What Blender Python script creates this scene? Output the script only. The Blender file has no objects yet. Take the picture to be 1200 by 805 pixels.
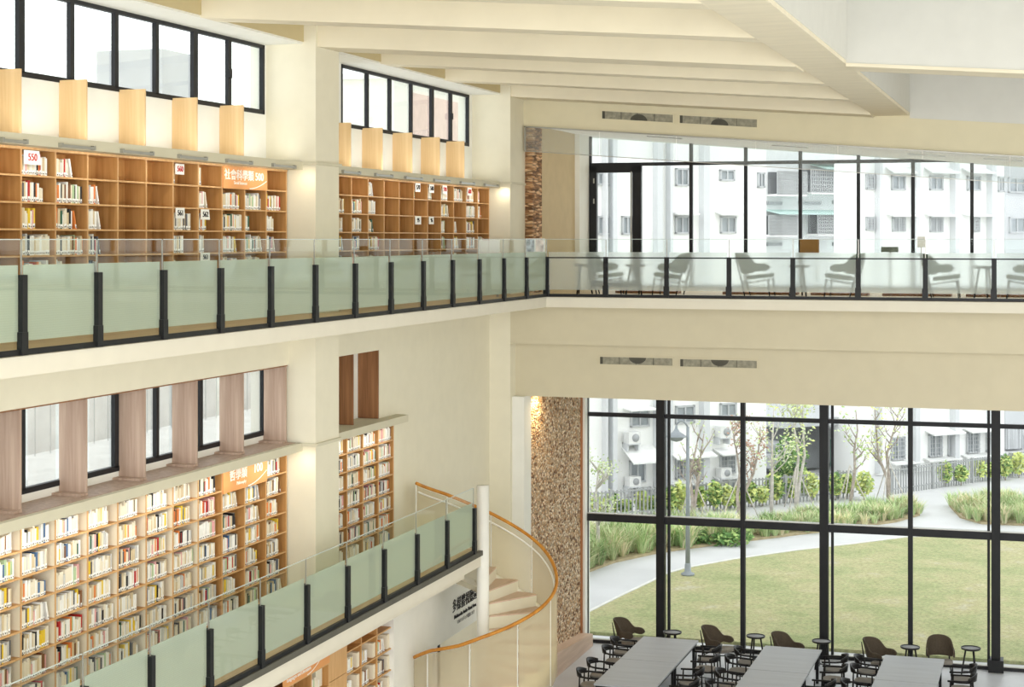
import bpy, math, random
from mathutils import Vector, Matrix
random.seed(7)
sc = bpy.context.scene
COL = sc.collection
PI = math.pi
# ---------------------------------------------------------------- camera model (1200x805 frame)
F, CX, HY, CZ = 1950.0, 600.0, 280.0, 8.23
TH = math.atan(645 / F); CS, SN = math.cos(TH), math.sin(TH)

def ray(px, py):
    a = (px - CX) / F
    return (-SN + a * CS, CS + a * SN, (HY - py) / F)
def W(px, py, x=None, y=None, z=None):
    dx, dy, dz = ray(px, py)
    t = x / dx if x is not None else (y / dy if y is not None else (z - CZ) / dz)
    return Vector((t * dx, t * dy, CZ + t * dz))
def P(x, y, z):
    d = -SN * x + CS * y; r = CS * x + SN * y
    return (CX + F * r / d, HY - F * (z - CZ) / d)

cam = bpy.data.cameras.new('camera'); co = bpy.data.objects.new('camera', cam); COL.objects.link(co)
co.location = (0, 0, CZ); co.rotation_euler = (PI / 2, 0, TH)
cam.sensor_width = 36; cam.lens = F / 1200 * 36
cam.shift_y = -(402.5 - HY) / 1200; cam.clip_end = 600
sc.camera = co
sc.view_settings.view_transform = 'Standard'
sc.view_settings.look = 'None'
sc.view_settings.exposure = 0.0

# levels
ZG, Z2, Z3 = -1.72, 2.49, 7.03
XR, XL, XW, XC = -10.2, -11.85, -12.25, -11.37

# ---------------------------------------------------------------- materials
def srgb(r, g, b):
    f = lambda c: (c / 255 / 12.92) if c / 255 <= 0.04045 else ((c / 255 + 0.055) / 1.055) ** 2.4
    return (f(r), f(g), f(b), 1)
MATS = {}
def newmat(name):
    m = bpy.data.materials.new(name); m.use_nodes = True
    nt = m.node_tree; nt.nodes.clear()
    out = nt.nodes.new('ShaderNodeOutputMaterial')
    return m, nt, out
def N(nt, typ, **kw):
    n = nt.nodes.new(typ)
    for k, v in kw.items():
        if k in n.inputs: n.inputs[k].default_value = v
        else: setattr(n, k, v)
    return n
def mat(name, col, rough=.6, metal=0, var=.04, scale=3.0, stretch=(1, 1, 1), bump=0, spec=.3, emit=0):
    """plain coloured surface with slight procedural mottling"""
    if name in MATS: return MATS[name]
    m, nt, out = newmat(name)
    b = N(nt, 'ShaderNodeBsdfPrincipled', Roughness=rough, Metallic=metal)
    b.inputs['Specular IOR Level'].default_value = spec
    tc = N(nt, 'ShaderNodeTexCoord'); mp = N(nt, 'ShaderNodeMapping'); mp.inputs['Scale'].default_value = stretch
    nz = N(nt, 'ShaderNodeTexNoise', Scale=scale, Detail=4.0)
    rp = N(nt, 'ShaderNodeValToRGB')
    c = Vector(col[:3])
    rp.color_ramp.elements[0].position = .3; rp.color_ramp.elements[1].position = .7
    rp.color_ramp.elements[0].color = (*(c * (1 - var * 2)), 1)
    rp.color_ramp.elements[1].color = (*[min(1, q) for q in c * (1 + var * 2)], 1)
    nt.links.new(tc.outputs['Object'], mp.inputs['Vector']); nt.links.new(mp.outputs[0], nz.inputs['Vector'])
    nt.links.new(nz.outputs['Fac'], rp.inputs['Fac']); nt.links.new(rp.outputs[0], b.inputs['Base Color'])
    if bump:
        bp = N(nt, 'ShaderNodeBump', Strength=bump, Distance=.02)
        nt.links.new(nz.outputs['Fac'], bp.inputs['Height']); nt.links.new(bp.outputs[0], b.inputs['Normal'])
    if emit:
        b.inputs['Emission Color'].default_value = col; b.inputs['Emission Strength'].default_value = emit
    nt.links.new(b.outputs[0], out.inputs[0])
    MATS[name] = m; return m
def clear_glass(name, tint=(.93, .97, .95), refl=.5, rough=.02):
    m, nt, out = newmat(name)
    tr = N(nt, 'ShaderNodeBsdfTransparent'); tr.inputs[0].default_value = (*tint, 1)
    gl = N(nt, 'ShaderNodeBsdfGlossy', Roughness=rough); gl.inputs[0].default_value = (.9, .95, .93, 1)
    fr = N(nt, 'ShaderNodeFresnel', IOR=1.35); mu = N(nt, 'ShaderNodeMath', operation='MULTIPLY'); mu.inputs[1].default_value = refl
    mx = N(nt, 'ShaderNodeMixShader')
    nt.links.new(fr.outputs[0], mu.inputs[0]); nt.links.new(mu.outputs[0], mx.inputs[0])
    nt.links.new(tr.outputs[0], mx.inputs[1]); nt.links.new(gl.outputs[0], mx.inputs[2]); nt.links.new(mx.outputs[0], out.inputs[0])
    MATS[name] = m; return m
def film_mat(name, col, thru, refr, rough=.35, ior=1.25, tint=(.85, .9, .86), dots=.06):
    """etched film: part diffuse, part translucent, part straight or blurred view through, with a fine dot screen"""
    m, nt, out = newmat(name)
    df = N(nt, 'ShaderNodeBsdfDiffuse'); df.inputs[0].default_value = col
    tl = N(nt, 'ShaderNodeBsdfTranslucent'); tl.inputs[0].default_value = col
    a = N(nt, 'ShaderNodeMixShader'); a.inputs[0].default_value = .5
    tr = N(nt, 'ShaderNodeBsdfTransparent'); tr.inputs[0].default_value = (*tint, 1)
    rf = N(nt, 'ShaderNodeBsdfRefraction', Roughness=rough, IOR=ior); rf.inputs[0].default_value = (.99, 1, .995, 1)
    b = N(nt, 'ShaderNodeMixShader'); b.inputs[0].default_value = refr
    c = N(nt, 'ShaderNodeMixShader')
    tc = N(nt, 'ShaderNodeTexCoord'); vo = N(nt, 'ShaderNodeTexVoronoi', Scale=40.0); vo.inputs['Randomness'].default_value = 0
    mr = N(nt, 'ShaderNodeMapRange'); mr.inputs[1].default_value = 0; mr.inputs[2].default_value = .6
    mr.inputs[3].default_value = max(0, thru - dots); mr.inputs[4].default_value = thru + dots
    L = nt.links.new
    L(tc.outputs['Object'], vo.inputs['Vector']); L(vo.outputs['Distance'], mr.inputs[0]); L(mr.outputs[0], c.inputs[0])
    L(df.outputs[0], a.inputs[1]); L(tl.outputs[0], a.inputs[2])
    L(tr.outputs[0], b.inputs[1]); L(rf.outputs[0], b.inputs[2])
    L(a.outputs[0], c.inputs[1]); L(b.outputs[0], c.inputs[2]); L(c.outputs[0], out.inputs[0])
    MATS[name] = m; return m
def wood_mat(name, c1, c2, scale=1.0, axis='z', rough=.5):
    if name in MATS: return MATS[name]
    m, nt, out = newmat(name)
    b = N(nt, 'ShaderNodeBsdfPrincipled', Roughness=rough); b.inputs['Specular IOR Level'].default_value = .3
    tc = N(nt, 'ShaderNodeTexCoord'); mp = N(nt, 'ShaderNodeMapping')
    s = {'z': (14, 14, .8), 'y': (14, .8, 14), 'x': (.8, 14, 14)}[axis]; mp.inputs['Scale'].default_value = [q * scale for q in s]
    nz = N(nt, 'ShaderNodeTexNoise', Scale=1.0, Detail=6.0, Distortion=.6)
    rp = N(nt, 'ShaderNodeValToRGB'); rp.color_ramp.elements[0].position = .3; rp.color_ramp.elements[1].position = .72
    rp.color_ramp.elements[0].color = c2; rp.color_ramp.elements[1].color = c1
    L = nt.links.new
    L(tc.outputs['Object'], mp.inputs[0]); L(mp.outputs[0], nz.inputs[0]); L(nz.outputs['Fac'], rp.inputs[0]); L(rp.outputs[0], b.inputs['Base Color']); L(b.outputs[0], out.inputs[0])
    MATS[name] = m; return m

FASC = mat('fascia_paint', srgb(212, 203, 176), .8, var=.01)
HEADP = mat('header_paint', srgb(226, 217, 186), .8, var=.01)
CREAM = mat('cream_paint', srgb(234, 228, 206), .8, var=.01)
CREAMD = mat('warm_paint', srgb(226, 210, 172), .8, var=.01)
WHITEP = mat('white_paint', srgb(240, 239, 230), .8, var=.01)
CEILP = mat('ceiling_paint', srgb(238, 230, 206), .85, var=.015, scale=.6)
BEAMP = mat('beam_paint', srgb(234, 225, 200), .85, var=.02, scale=1.2, stretch=(1, 4, 1))
LANTP = mat('lantern_paint', srgb(218, 217, 209), .85, var=.01)
TAN = mat('tan_paint', srgb(206, 186, 148), .8, var=.02)
BLACK = mat('black_metal', srgb(22, 23, 24), .45, var=.1, spec=.3)
FRAME = mat('dark_frame', srgb(34, 35, 38), .5, var=.08)
BLKWOOD = mat('black_wood', srgb(26, 24, 24), .4, var=.15, stretch=(1, 1, 6), scale=8)
OAK = wood_mat('oak', srgb(202, 154, 96), srgb(176, 126, 70))
OAKE = wood_mat('oak_edge', srgb(222, 180, 128), srgb(205, 158, 104))
OAKL = wood_mat('pale_oak', srgb(238, 206, 158), srgb(224, 188, 136))
ASH = wood_mat('grey_ash', srgb(196, 172, 154), srgb(166, 140, 122))
WALN = wood_mat('walnut', srgb(160, 112, 74), srgb(120, 80, 50))
PLINTH = wood_mat('plinth_wood', srgb(226, 200, 178), srgb(210, 182, 158), axis='y')
FLOORW = wood_mat('floor_wood', srgb(222, 200, 160), srgb(204, 178, 138), axis='y', scale=.6)
RAILW = wood_mat('rail_wood', srgb(214, 150, 62), srgb(186, 120, 44), scale=.5)
LITWOOD = mat('painted_lit_wood', srgb(240, 228, 202), .7, var=.01)  # strong light on the oak dividers, put into a cream colour
ORANGE = mat('orange_sign', srgb(232, 164, 102), .6, var=.02)
LETW = mat('white_lettering', srgb(252, 246, 236), .6, var=0)
LETB = mat('black_lettering', srgb(40, 38, 38), .6, var=0)
LETR = mat('red_lettering', srgb(190, 50, 50), .6, var=0)
LETG = mat('grey_lettering', srgb(150, 148, 145), .6, var=0)
PAPER = mat('white_card', srgb(248, 246, 240), .6, var=.01)
STEEL = mat('brushed_steel', srgb(170, 168, 160), .35, metal=.6, var=.03)
LEDGE = mat('ledge_paint', srgb(214, 208, 184), .7, var=.01)
TABLE = mat('table_laminate', srgb(176, 179, 184), .45, var=.03, scale=2, stretch=(.5, 6, 1))
UPH = mat('grey_brown_upholstery', srgb(84, 74, 62), .85, var=.06, scale=30)
PAD = mat('taupe_cushion', srgb(150, 144, 136), .9, var=.04, scale=30)
GREENUP = mat('sage_upholstery', srgb(84, 98, 84), .85, var=.05, scale=30)
STONEFLOOR = mat('polished_floor', srgb(206, 207, 211), .35, var=.03, scale=1.2, spec=.4)
GLASS = clear_glass('clear_glass', (.96, .98, .97), .55)
GLASSW = clear_glass('window_glass', (.97, .985, .98), .35)
GLASSR = clear_glass('rail_glass', (.97, .99, .98), .07)
GLASSS = film_mat('stair_glass', srgb(246, 236, 212), .58, 0, tint=(.98, .97, .93), dots=0)
FILM_L = film_mat('etched_film_green', srgb(222, 230, 218), .28, 0, .3, tint=(.9, .94, .9))
FILM_B = film_mat('etched_film_white', srgb(238, 240, 238), .70, 1, .30, 1.08)
GRILLE = mat('vent_grille', srgb(150, 146, 128), .6, var=.12, scale=12)
VDARK = mat('vent_dark', srgb(84, 82, 72), .7, var=.1)

def stone_mat(name, bricky):
    m, nt, out = newmat(name)
    b = N(nt, 'ShaderNodeBsdfPrincipled', Roughness=.85)
    tc = N(nt, 'ShaderNodeTexCoord'); mp = N(nt, 'ShaderNodeMapping')
    mp.inputs['Scale'].default_value = (4, 4, 22) if bricky else (12, 12, 20)
    nz = N(nt, 'ShaderNodeTexNoise', Scale=4.0, Detail=3.0)
    ad = N(nt, 'ShaderNodeVectorMath', operation='ADD')
    vo = N(nt, 'ShaderNodeTexVoronoi', Scale=1.0); vo.inputs['Randomness'].default_value = 1
    sp = N(nt, 'ShaderNodeSeparateColor')
    rp = N(nt, 'ShaderNodeValToRGB'); rp.color_ramp.interpolation = 'CONSTANT'
    cols = [(0, srgb(130, 92, 60)), (.10, srgb(190, 148, 106)), (.2, srgb(205, 170, 130)), (.42, srgb(228, 200, 166)), (.62, srgb(212, 180, 142)), (.8, srgb(240, 220, 192))]
    if bricky: cols = [(0, srgb(128, 92, 60)), (.2, srgb(172, 128, 88)), (.45, srgb(198, 154, 110)), (.7, srgb(224, 186, 144)), (.9, srgb(150, 108, 70))]
    el = rp.color_ramp.elements
    el[0].position, el[0].color = cols[0]
    el[1].position, el[1].color = cols[1]
    for p, c in cols[2:]:
        e = el.new(p); e.color = c
    dk = N(nt, 'ShaderNodeMapRange'); dk.inputs[1].default_value = .0; dk.inputs[2].default_value = .75; dk.inputs[3].default_value = 1.5; dk.inputs[4].default_value = .6
    mul = N(nt, 'ShaderNodeMix', data_type='RGBA', blend_type='MULTIPLY'); mul.inputs[0].default_value = 1
    cr = N(nt, 'ShaderNodeCombineColor')
    bp = N(nt, 'ShaderNodeBump', Strength=.9, Distance=.06); bp.invert = True
    L = nt.links.new
    L(tc.outputs['Object'], mp.inputs[0]); L(mp.outputs[0], ad.inputs[0]); L(tc.outputs['Object'], nz.inputs[0]); L(nz.outputs['Color'], ad.inputs[1]); L(ad.outputs[0], vo.inputs['Vector'])
    L(vo.outputs['Color'], sp.inputs[0]); L(sp.outputs[0], rp.inputs[0])
    L(vo.outputs['Distance'], dk.inputs[0])
    for k in range(3): L(dk.outputs[0], cr.inputs[k])
    L(rp.outputs[0], mul.inputs[6]); L(cr.outputs[0], mul.inputs[7]); L(mul.outputs[2], b.inputs['Base Color'])
    L(vo.outputs['Distance'], bp.inputs['Height']); L(bp.outputs[0], b.inputs['Normal']); L(b.outputs[0], out.inputs[0])
    return m
STONE = stone_mat('stone_mosaic', False); STONEB = stone_mat('split_stone', True)

def lawn_mat():
    m, nt, out = newmat('lawn_grass')
    b = N(nt, 'ShaderNodeBsdfPrincipled', Roughness=.95); b.inputs['Specular IOR Level'].default_value = .1
    tc = N(nt, 'ShaderNodeTexCoord')
    n1 = N(nt, 'ShaderNodeTexNoise', Scale=.5, Detail=10.0, Roughness=.72); n2 = N(nt, 'ShaderNodeTexNoise', Scale=9.0, Detail=5.0, Roughness=.75)
    r1 = N(nt, 'ShaderNodeValToRGB'); e = r1.color_ramp.elements
    e[0].position = .28; e[0].color = srgb(140, 152, 104); e[1].position = .72; e[1].color = srgb(188, 184, 168)
    q = e.new(.45); q.color = srgb(164, 168, 124); q = e.new(.58); q.color = srgb(180, 174, 134)
    r2 = N(nt, 'ShaderNodeValToRGB'); r2.color_ramp.elements[0].position = .3; r2.color_ramp.elements[0].color = (.62, .62, .62, 1); r2.color_ramp.elements[1].position = .72; r2.color_ramp.elements[1].color = (1.2, 1.2, 1.2, 1)
    mul = N(nt, 'ShaderNodeMix', data_type='RGBA', blend_type='MULTIPLY'); mul.inputs[0].default_value = 1
    L = nt.links.new
    L(tc.outputs['Object'], n1.inputs[0]); L(tc.outputs['Object'], n2.inputs[0]); L(n1.outputs['Fac'], r1.inputs[0]); L(n2.outputs['Fac'], r2.inputs[0])
    L(r1.outputs[0], mul.inputs[6]); L(r2.outputs[0], mul.inputs[7]); L(mul.outputs[2], b.inputs['Base Color']); L(b.outputs[0], out.inputs[0])
    return m
LAWN = lawn_mat()

# ---------------------------------------------------------------- mesh builder
def props(o, label=None, cat=None, group=None, kind=None):
    if label: o['label'] = label
    if cat: o['category'] = cat
    if group: o['group'] = group
    if kind: o['kind'] = kind
    return o
def empty(name, loc, label, cat, group=None, rz=0):
    o = bpy.data.objects.new(name, None); COL.objects.link(o); o.empty_display_size = .1
    o.location = loc; o.rotation_euler = (0, 0, rz)
    return props(o, label, cat, group)
class MB:
    def __init__(s): s.v = []; s.f = []; s.mi = []; s.sm = []
    def add(s, vs, fs, mi=0, smooth=False):
        n = len(s.v); s.v += [tuple(q) for q in vs]; s.f += [tuple(i + n for i in f) for f in fs]
        s.mi += [mi] * len(fs); s.sm += [smooth] * len(fs)
        return s
    def box(s, x0, x1, y0, y1, z0, z1, mi=0):
        return s.hexa([(x0, y0, z0), (x1, y0, z0), (x1, y1, z0), (x0, y1, z0)], [(x0, y0, z1), (x1, y0, z1), (x1, y1, z1), (x0, y1, z1)], mi)
    def hexa(s, b, t, mi=0):
        return s.add(list(b) + list(t), [(3, 2, 1, 0), (4, 5, 6, 7), (0, 1, 5, 4), (1, 2, 6, 5), (2, 3, 7, 6), (3, 0, 4, 7)], mi)
    def sbox(s, x0, x1, y0, y1, za, zb, ta, tb, mi=0):   # bottom za->zb, top ta->tb along x
        return s.hexa([(x0, y0, za), (x1, y0, zb), (x1, y1, zb), (x0, y1, za)], [(x0, y0, ta), (x1, y0, tb), (x1, y1, tb), (x0, y1, ta)], mi)
    def prism(s, pts, z0, z1, mi=0):   # ccw xy polygon
        n = len(pts); vs = [(*p, z0) for p in pts] + [(*p, z1) for p in pts]
        return s.add(vs, [tuple(range(n))[::-1], tuple(range(n, 2 * n))] + [(i, (i + 1) % n, n + (i + 1) % n, n + i) for i in range(n)], mi)
    def tube(s, pts, r, n=8, mi=0, cap=True, smooth=True):
        pts = [Vector(p) for p in pts]; rs = r if isinstance(r, (list, tuple)) else [r] * len(pts)
        vs = []; up0 = None
        for i, p in enumerate(pts):
            t = (pts[min(i + 1, len(pts) - 1)] - pts[max(i - 1, 0)]).normalized()
            if up0 is None: up0 = Vector((0, 0, 1)) if abs(t.z) < .9 else Vector((1, 0, 0))
            a = t.cross(up0)
            if a.length < 1e-4: a = t.cross(Vector((0, 1, 0)))
            a.normalize(); b = a.cross(t).normalized(); up0 = b
            for k in range(n):
                w = 2 * PI * k / n; vs.append(p + (a * math.cos(w) + b * math.sin(w)) * rs[i])
        fs = []
        for i in range(len(pts) - 1):
            for k in range(n):
                fs.append((i * n + k, i * n + (k + 1) % n, (i + 1) * n + (k + 1) % n, (i + 1) * n + k))
        if cap: fs += [tuple(range(n))[::-1], tuple(range((len(pts) - 1) * n, len(pts) * n))]
        return s.add(vs, fs, mi, smooth)
    def lathe(s, prof, c=(0, 0, 0), n=24, mi=0):
        vs = []; fs = []
        for r, z in prof:
            for k in range(n): w = 2 * PI * k / n; vs.append((c[0] + r * math.cos(w), c[1] + r * math.sin(w), c[2] + z))
        for i in range(len(prof) - 1):
            for k in range(n): fs.append((i * n + k, i * n + (k + 1) % n, (i + 1) * n + (k + 1) % n, (i + 1) * n + k))
        fs += [tuple(range(n))[::-1], tuple(range((len(prof) - 1) * n, len(prof) * n))]
        return s.add(vs, fs, mi, True)
    def build(s, name, mats, parent=None, label=None, cat=None, group=None, kind=None, bevel=0, xf=None):
        if not isinstance(mats, (list, tuple)): mats = [mats]
        vs = [Vector(v) for v in s.v]
        if xf is not None: vs = [xf @ v for v in vs]
        if parent is not None:
            off = Vector(parent.location) if parent.parent is None else Vector(parent.location) + Vector(parent.parent.location)
            o_loc = Vector((0, 0, 0))
        else:
            lo = [min(v[i] for v in vs) for i in range(3)]; hi = [max(v[i] for v in vs) for i in range(3)]
            off = Vector(((lo[0] + hi[0]) / 2, (lo[1] + hi[1]) / 2, lo[2])); o_loc = off
        me = bpy.data.meshes.new(name)
        me.from_pydata([tuple(v - off) for v in vs], [], s.f)
        for m in mats: me.materials.append(m)
        me.polygons.foreach_set('material_index', s.mi); me.polygons.foreach_set('use_smooth', s.sm)
        me.update()
        o = bpy.data.objects.new(name, me); COL.objects.link(o); o.location = o_loc
        if parent is not None: o.parent = parent
        if bevel:
            b = o.modifiers.new('bevel', 'BEVEL'); b.width = bevel; b.segments = 2; b.limit_method = 'ANGLE'
        return props(o, label, cat, group, kind)
def copy_tree(o, parent=None):
    c = o.copy(); COL.objects.link(c)
    if parent is not None: c.parent = parent
    for ch in list(o.children): copy_tree(ch, c)
    return c
def struct(name, mb, m, **k): return mb.build(name, m, kind='structure', **k)
def text_obj(name, body, size, m, origin, xdir, parent=None, align='CENTER', ext=.004, wscale=1.0, bold=0, updir=(0, 0, 1)):
    cu = bpy.data.curves.new('txt', 'FONT'); cu.body = body; cu.size = size; cu.align_x = align; cu.align_y = 'CENTER'; cu.extrude = ext; cu.offset = bold; cu.resolution_u = 3
    t = bpy.data.objects.new('txt', cu); COL.objects.link(t)
    dg = bpy.context.evaluated_depsgraph_get()
    me = bpy.data.meshes.new_from_object(t.evaluated_get(dg))
    bpy.data.objects.remove(t); bpy.data.curves.remove(cu)
    X = Vector(xdir).normalized(); Y = Vector(updir).normalized(); Z = X.cross(Y)
    M = Matrix((X, Y, Z)).transposed().to_4x4()
    off = Vector((0, 0, 0))
    if parent is not None: off = Vector(parent.location) + (Vector(parent.parent.location) if parent.parent else Vector((0, 0, 0)))
    me.transform(Matrix.Translation(Vector(origin) - off) @ M @ Matrix.Diagonal((wscale, 1, 1, 1)))
    me.materials.clear(); me.materials.append(m)
    o = bpy.data.objects.new(name, me); COL.objects.link(o)
    if parent is not None: o.parent = parent
    return o
ORD = ['first', 'second', 'third', 'fourth', 'fifth', 'sixth', 'seventh', 'eighth', 'ninth', 'tenth', 'eleventh', 'twelfth', 'thirteenth', 'fourteenth', 'fifteenth', 'sixteenth', 'seventeenth', 'eighteenth', 'nineteenth', 'twentieth', 'twenty-first', 'twenty-second', 'twenty-third', 'twenty-fourth']

# ================================================================ SHELL
YN = -6.0          # near end of the hall
XE = 13.0          # far right end
struct('floor', MB().box(-13, XE, YN, 40.3, ZG - .3, ZG), STONEFLOOR)
# left outer wall, built around its window openings
def wall_with_holes(x0, x1, y0, y1, z0, z1, holes):
    mb = MB(); ys = sorted(set([y0, y1] + [h[0] for h in holes] + [h[1] for h in holes]))
    for a, b in zip(ys, ys[1:]):
        zs = [z0]
        for h in sorted(holes, key=lambda q: q[2]):
            if h[0] <= a + 1e-6 and h[1] >= b - 1e-6: zs += [h[2], h[3]]
        zs.append(z1)
        for i in range(0, len(zs), 2): mb.box(x0, x1, a, b, zs[i], zs[i + 1])
    return mb
C1, C2 = (24.35, 25.25), (34.26, 35.2)
win1 = (15.5, 24.28, 10.24, 11.36)
win2 = (27.3, 34.05, 10.24, 11.36)
win0 = (5.6, 14.2, 10.24, 11.36)
z2w0, z2w1 = 5.06, 6.28
win3 = (15.5, 24.3, z2w0, z2w1)
win30 = (5.6, 14.2, z2w0, z2w1)
struct('wall_left', wall_with_holes(-12.5, XW, YN, 35.2, ZG, 12.3, [win1, win2, win0, win3, win30]), WHITEP)
# walls of the lower storeys, flush with the shelf fronts beyond the niches
mb = MB(); mb.box(XW, XL, YN, 24.35, 6.2, 6.81); mb.box(XW, XL, 25.25, 34.26, 6.2, 6.81)
mb.box(XW, XL, 28.1, 34.26, 4.95, 6.2); mb.box(XW, XL, 28.82, 34.26, ZG, 4.95)
struct('wall_left.001', mb, CREAM)
struct('wall_back.004', MB().box(-12.5, -11.37, 35.2, 35.3, ZG, 12.3), CREAM)
# columns
for i, (a, b) in enumerate([(14.45, 15.35), C1, C2]):
    struct('wall_column' if i == 0 else f'wall_column.{i:03d}', MB().box(XW, XC, a, b, ZG, 11.9), CREAM)
# gallery slabs
mb = MB(); mb.box(-12.25, XR, YN, 33.13, 6.81, 7.02); mb.box(-12.25, XE, 33.13, 40.2, 6.81, 7.02)
SLAB = mat('slab_paint', srgb(228, 222, 204), .8, var=.01)
struct('trim_1', mb, SLAB)
mb = MB(); mb.box(-12.25, XR - .12, YN, 33.25, 7.02, 7.03); mb.box(-12.25, XE, 33.25, 39.5, 7.02, 7.03)
struct('floor.001', mb, FLOORW)
struct('trim_2', MB().box(-12.25, XR, YN, 29.0, 2.19, 2.47), SLAB)
struct('trim_3', MB().box(-12.25, XR - .25, YN, 28.8, 1.98, 2.19), SLAB)
struct('floor.002', MB().box(-12.25, XR - .12, YN, 28.95, 2.47, 2.49), FLOORW)
# ledges above the bookcases
LP = lambda: MB()
def ledge(name, z0, z1, spans):
    mb = MB()
    for a, b in spans: mb.box(XW, -11.6, a, b, z0, z1)
    struct(name, mb, LEDGE)
ledge('trim_4', 9.34, 9.47, [(YN, 24.35), (25.25, 34.26)])
ledge('trim_5', 4.82, 4.95, [(YN, 24.35), (25.25, 28.9)])
struct('trim_17', MB().box(XW, -11.70, 14.0, 24.3, 4.95, 4.957), ASH)
mb = MB()
for z0, z1 in ((9.42, 9.47), (4.90, 4.95)):
    for a, b in (C1, C2):
        if z0 < 8 and a > 30: continue
        mb.box(-11.9, XC + .04, a - .04, b + .04, z0, z1)
struct('trim_6', mb, LEDGE)
# back band beam and fascia below the upper gallery
struct('trim_7', MB().box(-11.37, XE, 34.26, 34.62, 5.96, 6.81), FASC)
struct('wall_back', MB().box(-11.37, XE, 34.62, 34.85, 4.80, 6.81), FASC)
struct('ceiling.001', MB().box(-12.3, XE, 34.85, 40.2, 4.80, 4.9), WHITEP)
# upper header (slopes with the roof)
hb = lambda x: 10.73 - .0785 * (x + 11.36)
zb = lambda x: 11.37 - .075 * (x + 11.6)
mb = MB(); mb.sbox(-11.37, -3.0, 35.2, 35.4, hb(-11.37), hb(-3.0), 12.4, 12.4); mb.sbox(-3.0, XE, 35.2, 35.4, hb(-3.0), hb(XE), 14.3, 14.3)
struct('wall_back.001', mb, HEADP)
struct('wall_right', MB().box(XE, XE + .2, YN, 40.3, ZG, 14.4), CREAM)  # unseen wall, added to darken the faces turned toward it
cz = lambda x: 10.77 - .085 * (x + 11.2)
struct('ceiling.002', MB().sbox(-12.3, XE, 35.4, 40.4, cz(-12.3), cz(XE), cz(-12.3) + .12, cz(XE) + .12), mat('glowing_ceiling', srgb(244, 244, 240), .8, var=.01, emit=.22))  # slight glow added to this paint to brighten the ceiling, no lamp there
# sloping ceiling and beams
mb = MB(); mb.sbox(-12.5, -3.0, YN, 35.3, zb(-12.5) + .8, zb(-3) + .8, 12.7, 12.7)
struct('ceiling', mb, CEILP)
struct('trim_8', MB().box(-12.5, -11.6, YN, 35.2, 11.37, 12.2), WHITEP)
struct('shade_strip', MB().box(-11.605, -11.58, YN, 34.2, 11.40, 12.2), mat('cream_painted_shade', srgb(206, 190, 148), .85, var=.01))  # thin strip over the soffit face, its shade put into the colour
k = 0
for y0, w in ((4.5, .5), (7.8, .5), (11.1, .5), (14.45, .8), (17.75, .5), (21.0, .5), (24.42, .8), (27.55, .5), (30.8, .5), (34.3, .8)):
    xs = -11.37 if w > .6 else -11.6
    dz = -.03 if w > .6 else 0
    struct('ceiling_beam' if k == 0 else f'ceiling_beam.{k:03d}', MB().sbox(xs, -3.7, y0, y0 + w, zb(xs) + dz, zb(-3.7) + dz, zb(xs) + .85, zb(-3.7) + .85), BEAMP); k += 1
struct(f'ceiling_beam.{k:03d}', MB().box(-3.7, -3.0, YN, 35.2, 10.78, 14.3), BEAMP); k += 1
# raised lantern to the right
struct('ceiling.003', MB().box(-3.0, XE, YN, 35.3, 14.2, 14.4), LANTP)
lb = lambda x: 10.78 - .075 * (x + 3.0)
for y0 in (14.45, 24.6):
    struct(f'ceiling_beam.{k:03d}', MB().sbox(-3.0, XE, y0, y0 + .7, lb(-3.0), lb(XE), 14.2, 14.2), LANTP); k += 1
struct('trim_9', MB().sbox(-3.0, XE, 24.58, 25.32, lb(-3.0) - .03, lb(XE) - .03, lb(-3) + .02, lb(XE) + .02), BEAMP)
struct('trim_10', MB().box(-3.02, -2.99, YN, 35.2, 10.84, 14.2), LANTP)
mb = MB(); mb.sbox(-2.99, XE, 35.18, 35.2, zb(-2.99), zb(XE), 14.2, 14.2); struct('trim_11', mb, LANTP)

# side wall of the back zones
struct('wall_left.002', MB().box(-12.3, -11.2, 36.02, 38.7, Z3, 11.2), TAN)
struct('wall_left.003', MB().box(-12.3, -11.2, 35.3, 36.02, Z3, 11.2), STONEB)
struct('wall_left.004', MB().box(-12.3, -11.08, 38.7, 39.7, Z3, 11.2), WHITEP)
struct('wall_left.005', MB().box(-12.3, -11.2, 35.1, 39.25, ZG, 4.80), STONE)
mb = MB(); mb.box(-12.3, -11.17, 34.95, 35.1, ZG, 4.8); mb.box(-12.3, -11.17, 39.2, 39.3, ZG, 4.8); struct('trim_12', mb, mat('copper_brown_trim', srgb(176, 116, 72), .6))
mb = MB(); mb.box(-12.3, -11.12, 39.3, 39.75, ZG, 4.8); mb.box(-12.3, -11.19, 34.86, 34.95, ZG, 4.8); mb.box(-11.5, -11.1, 34.4, 34.9, ZG, 4.8); struct('trim_13', mb, WHITEP)
mb = MB(); mb.hexa([(-11.2, 33.8, ZG), (-10.9, 33.8, ZG), (-10.9, 39.25, ZG), (-11.2, 39.25, ZG)], [(-11.2, 33.8, -.98), (-10.9, 33.8, -.98), (-10.9, 39.25, -1.42), (-11.2, 39.25, -1.42)])
struct('baseboard_left', mb, PLINTH)
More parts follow.
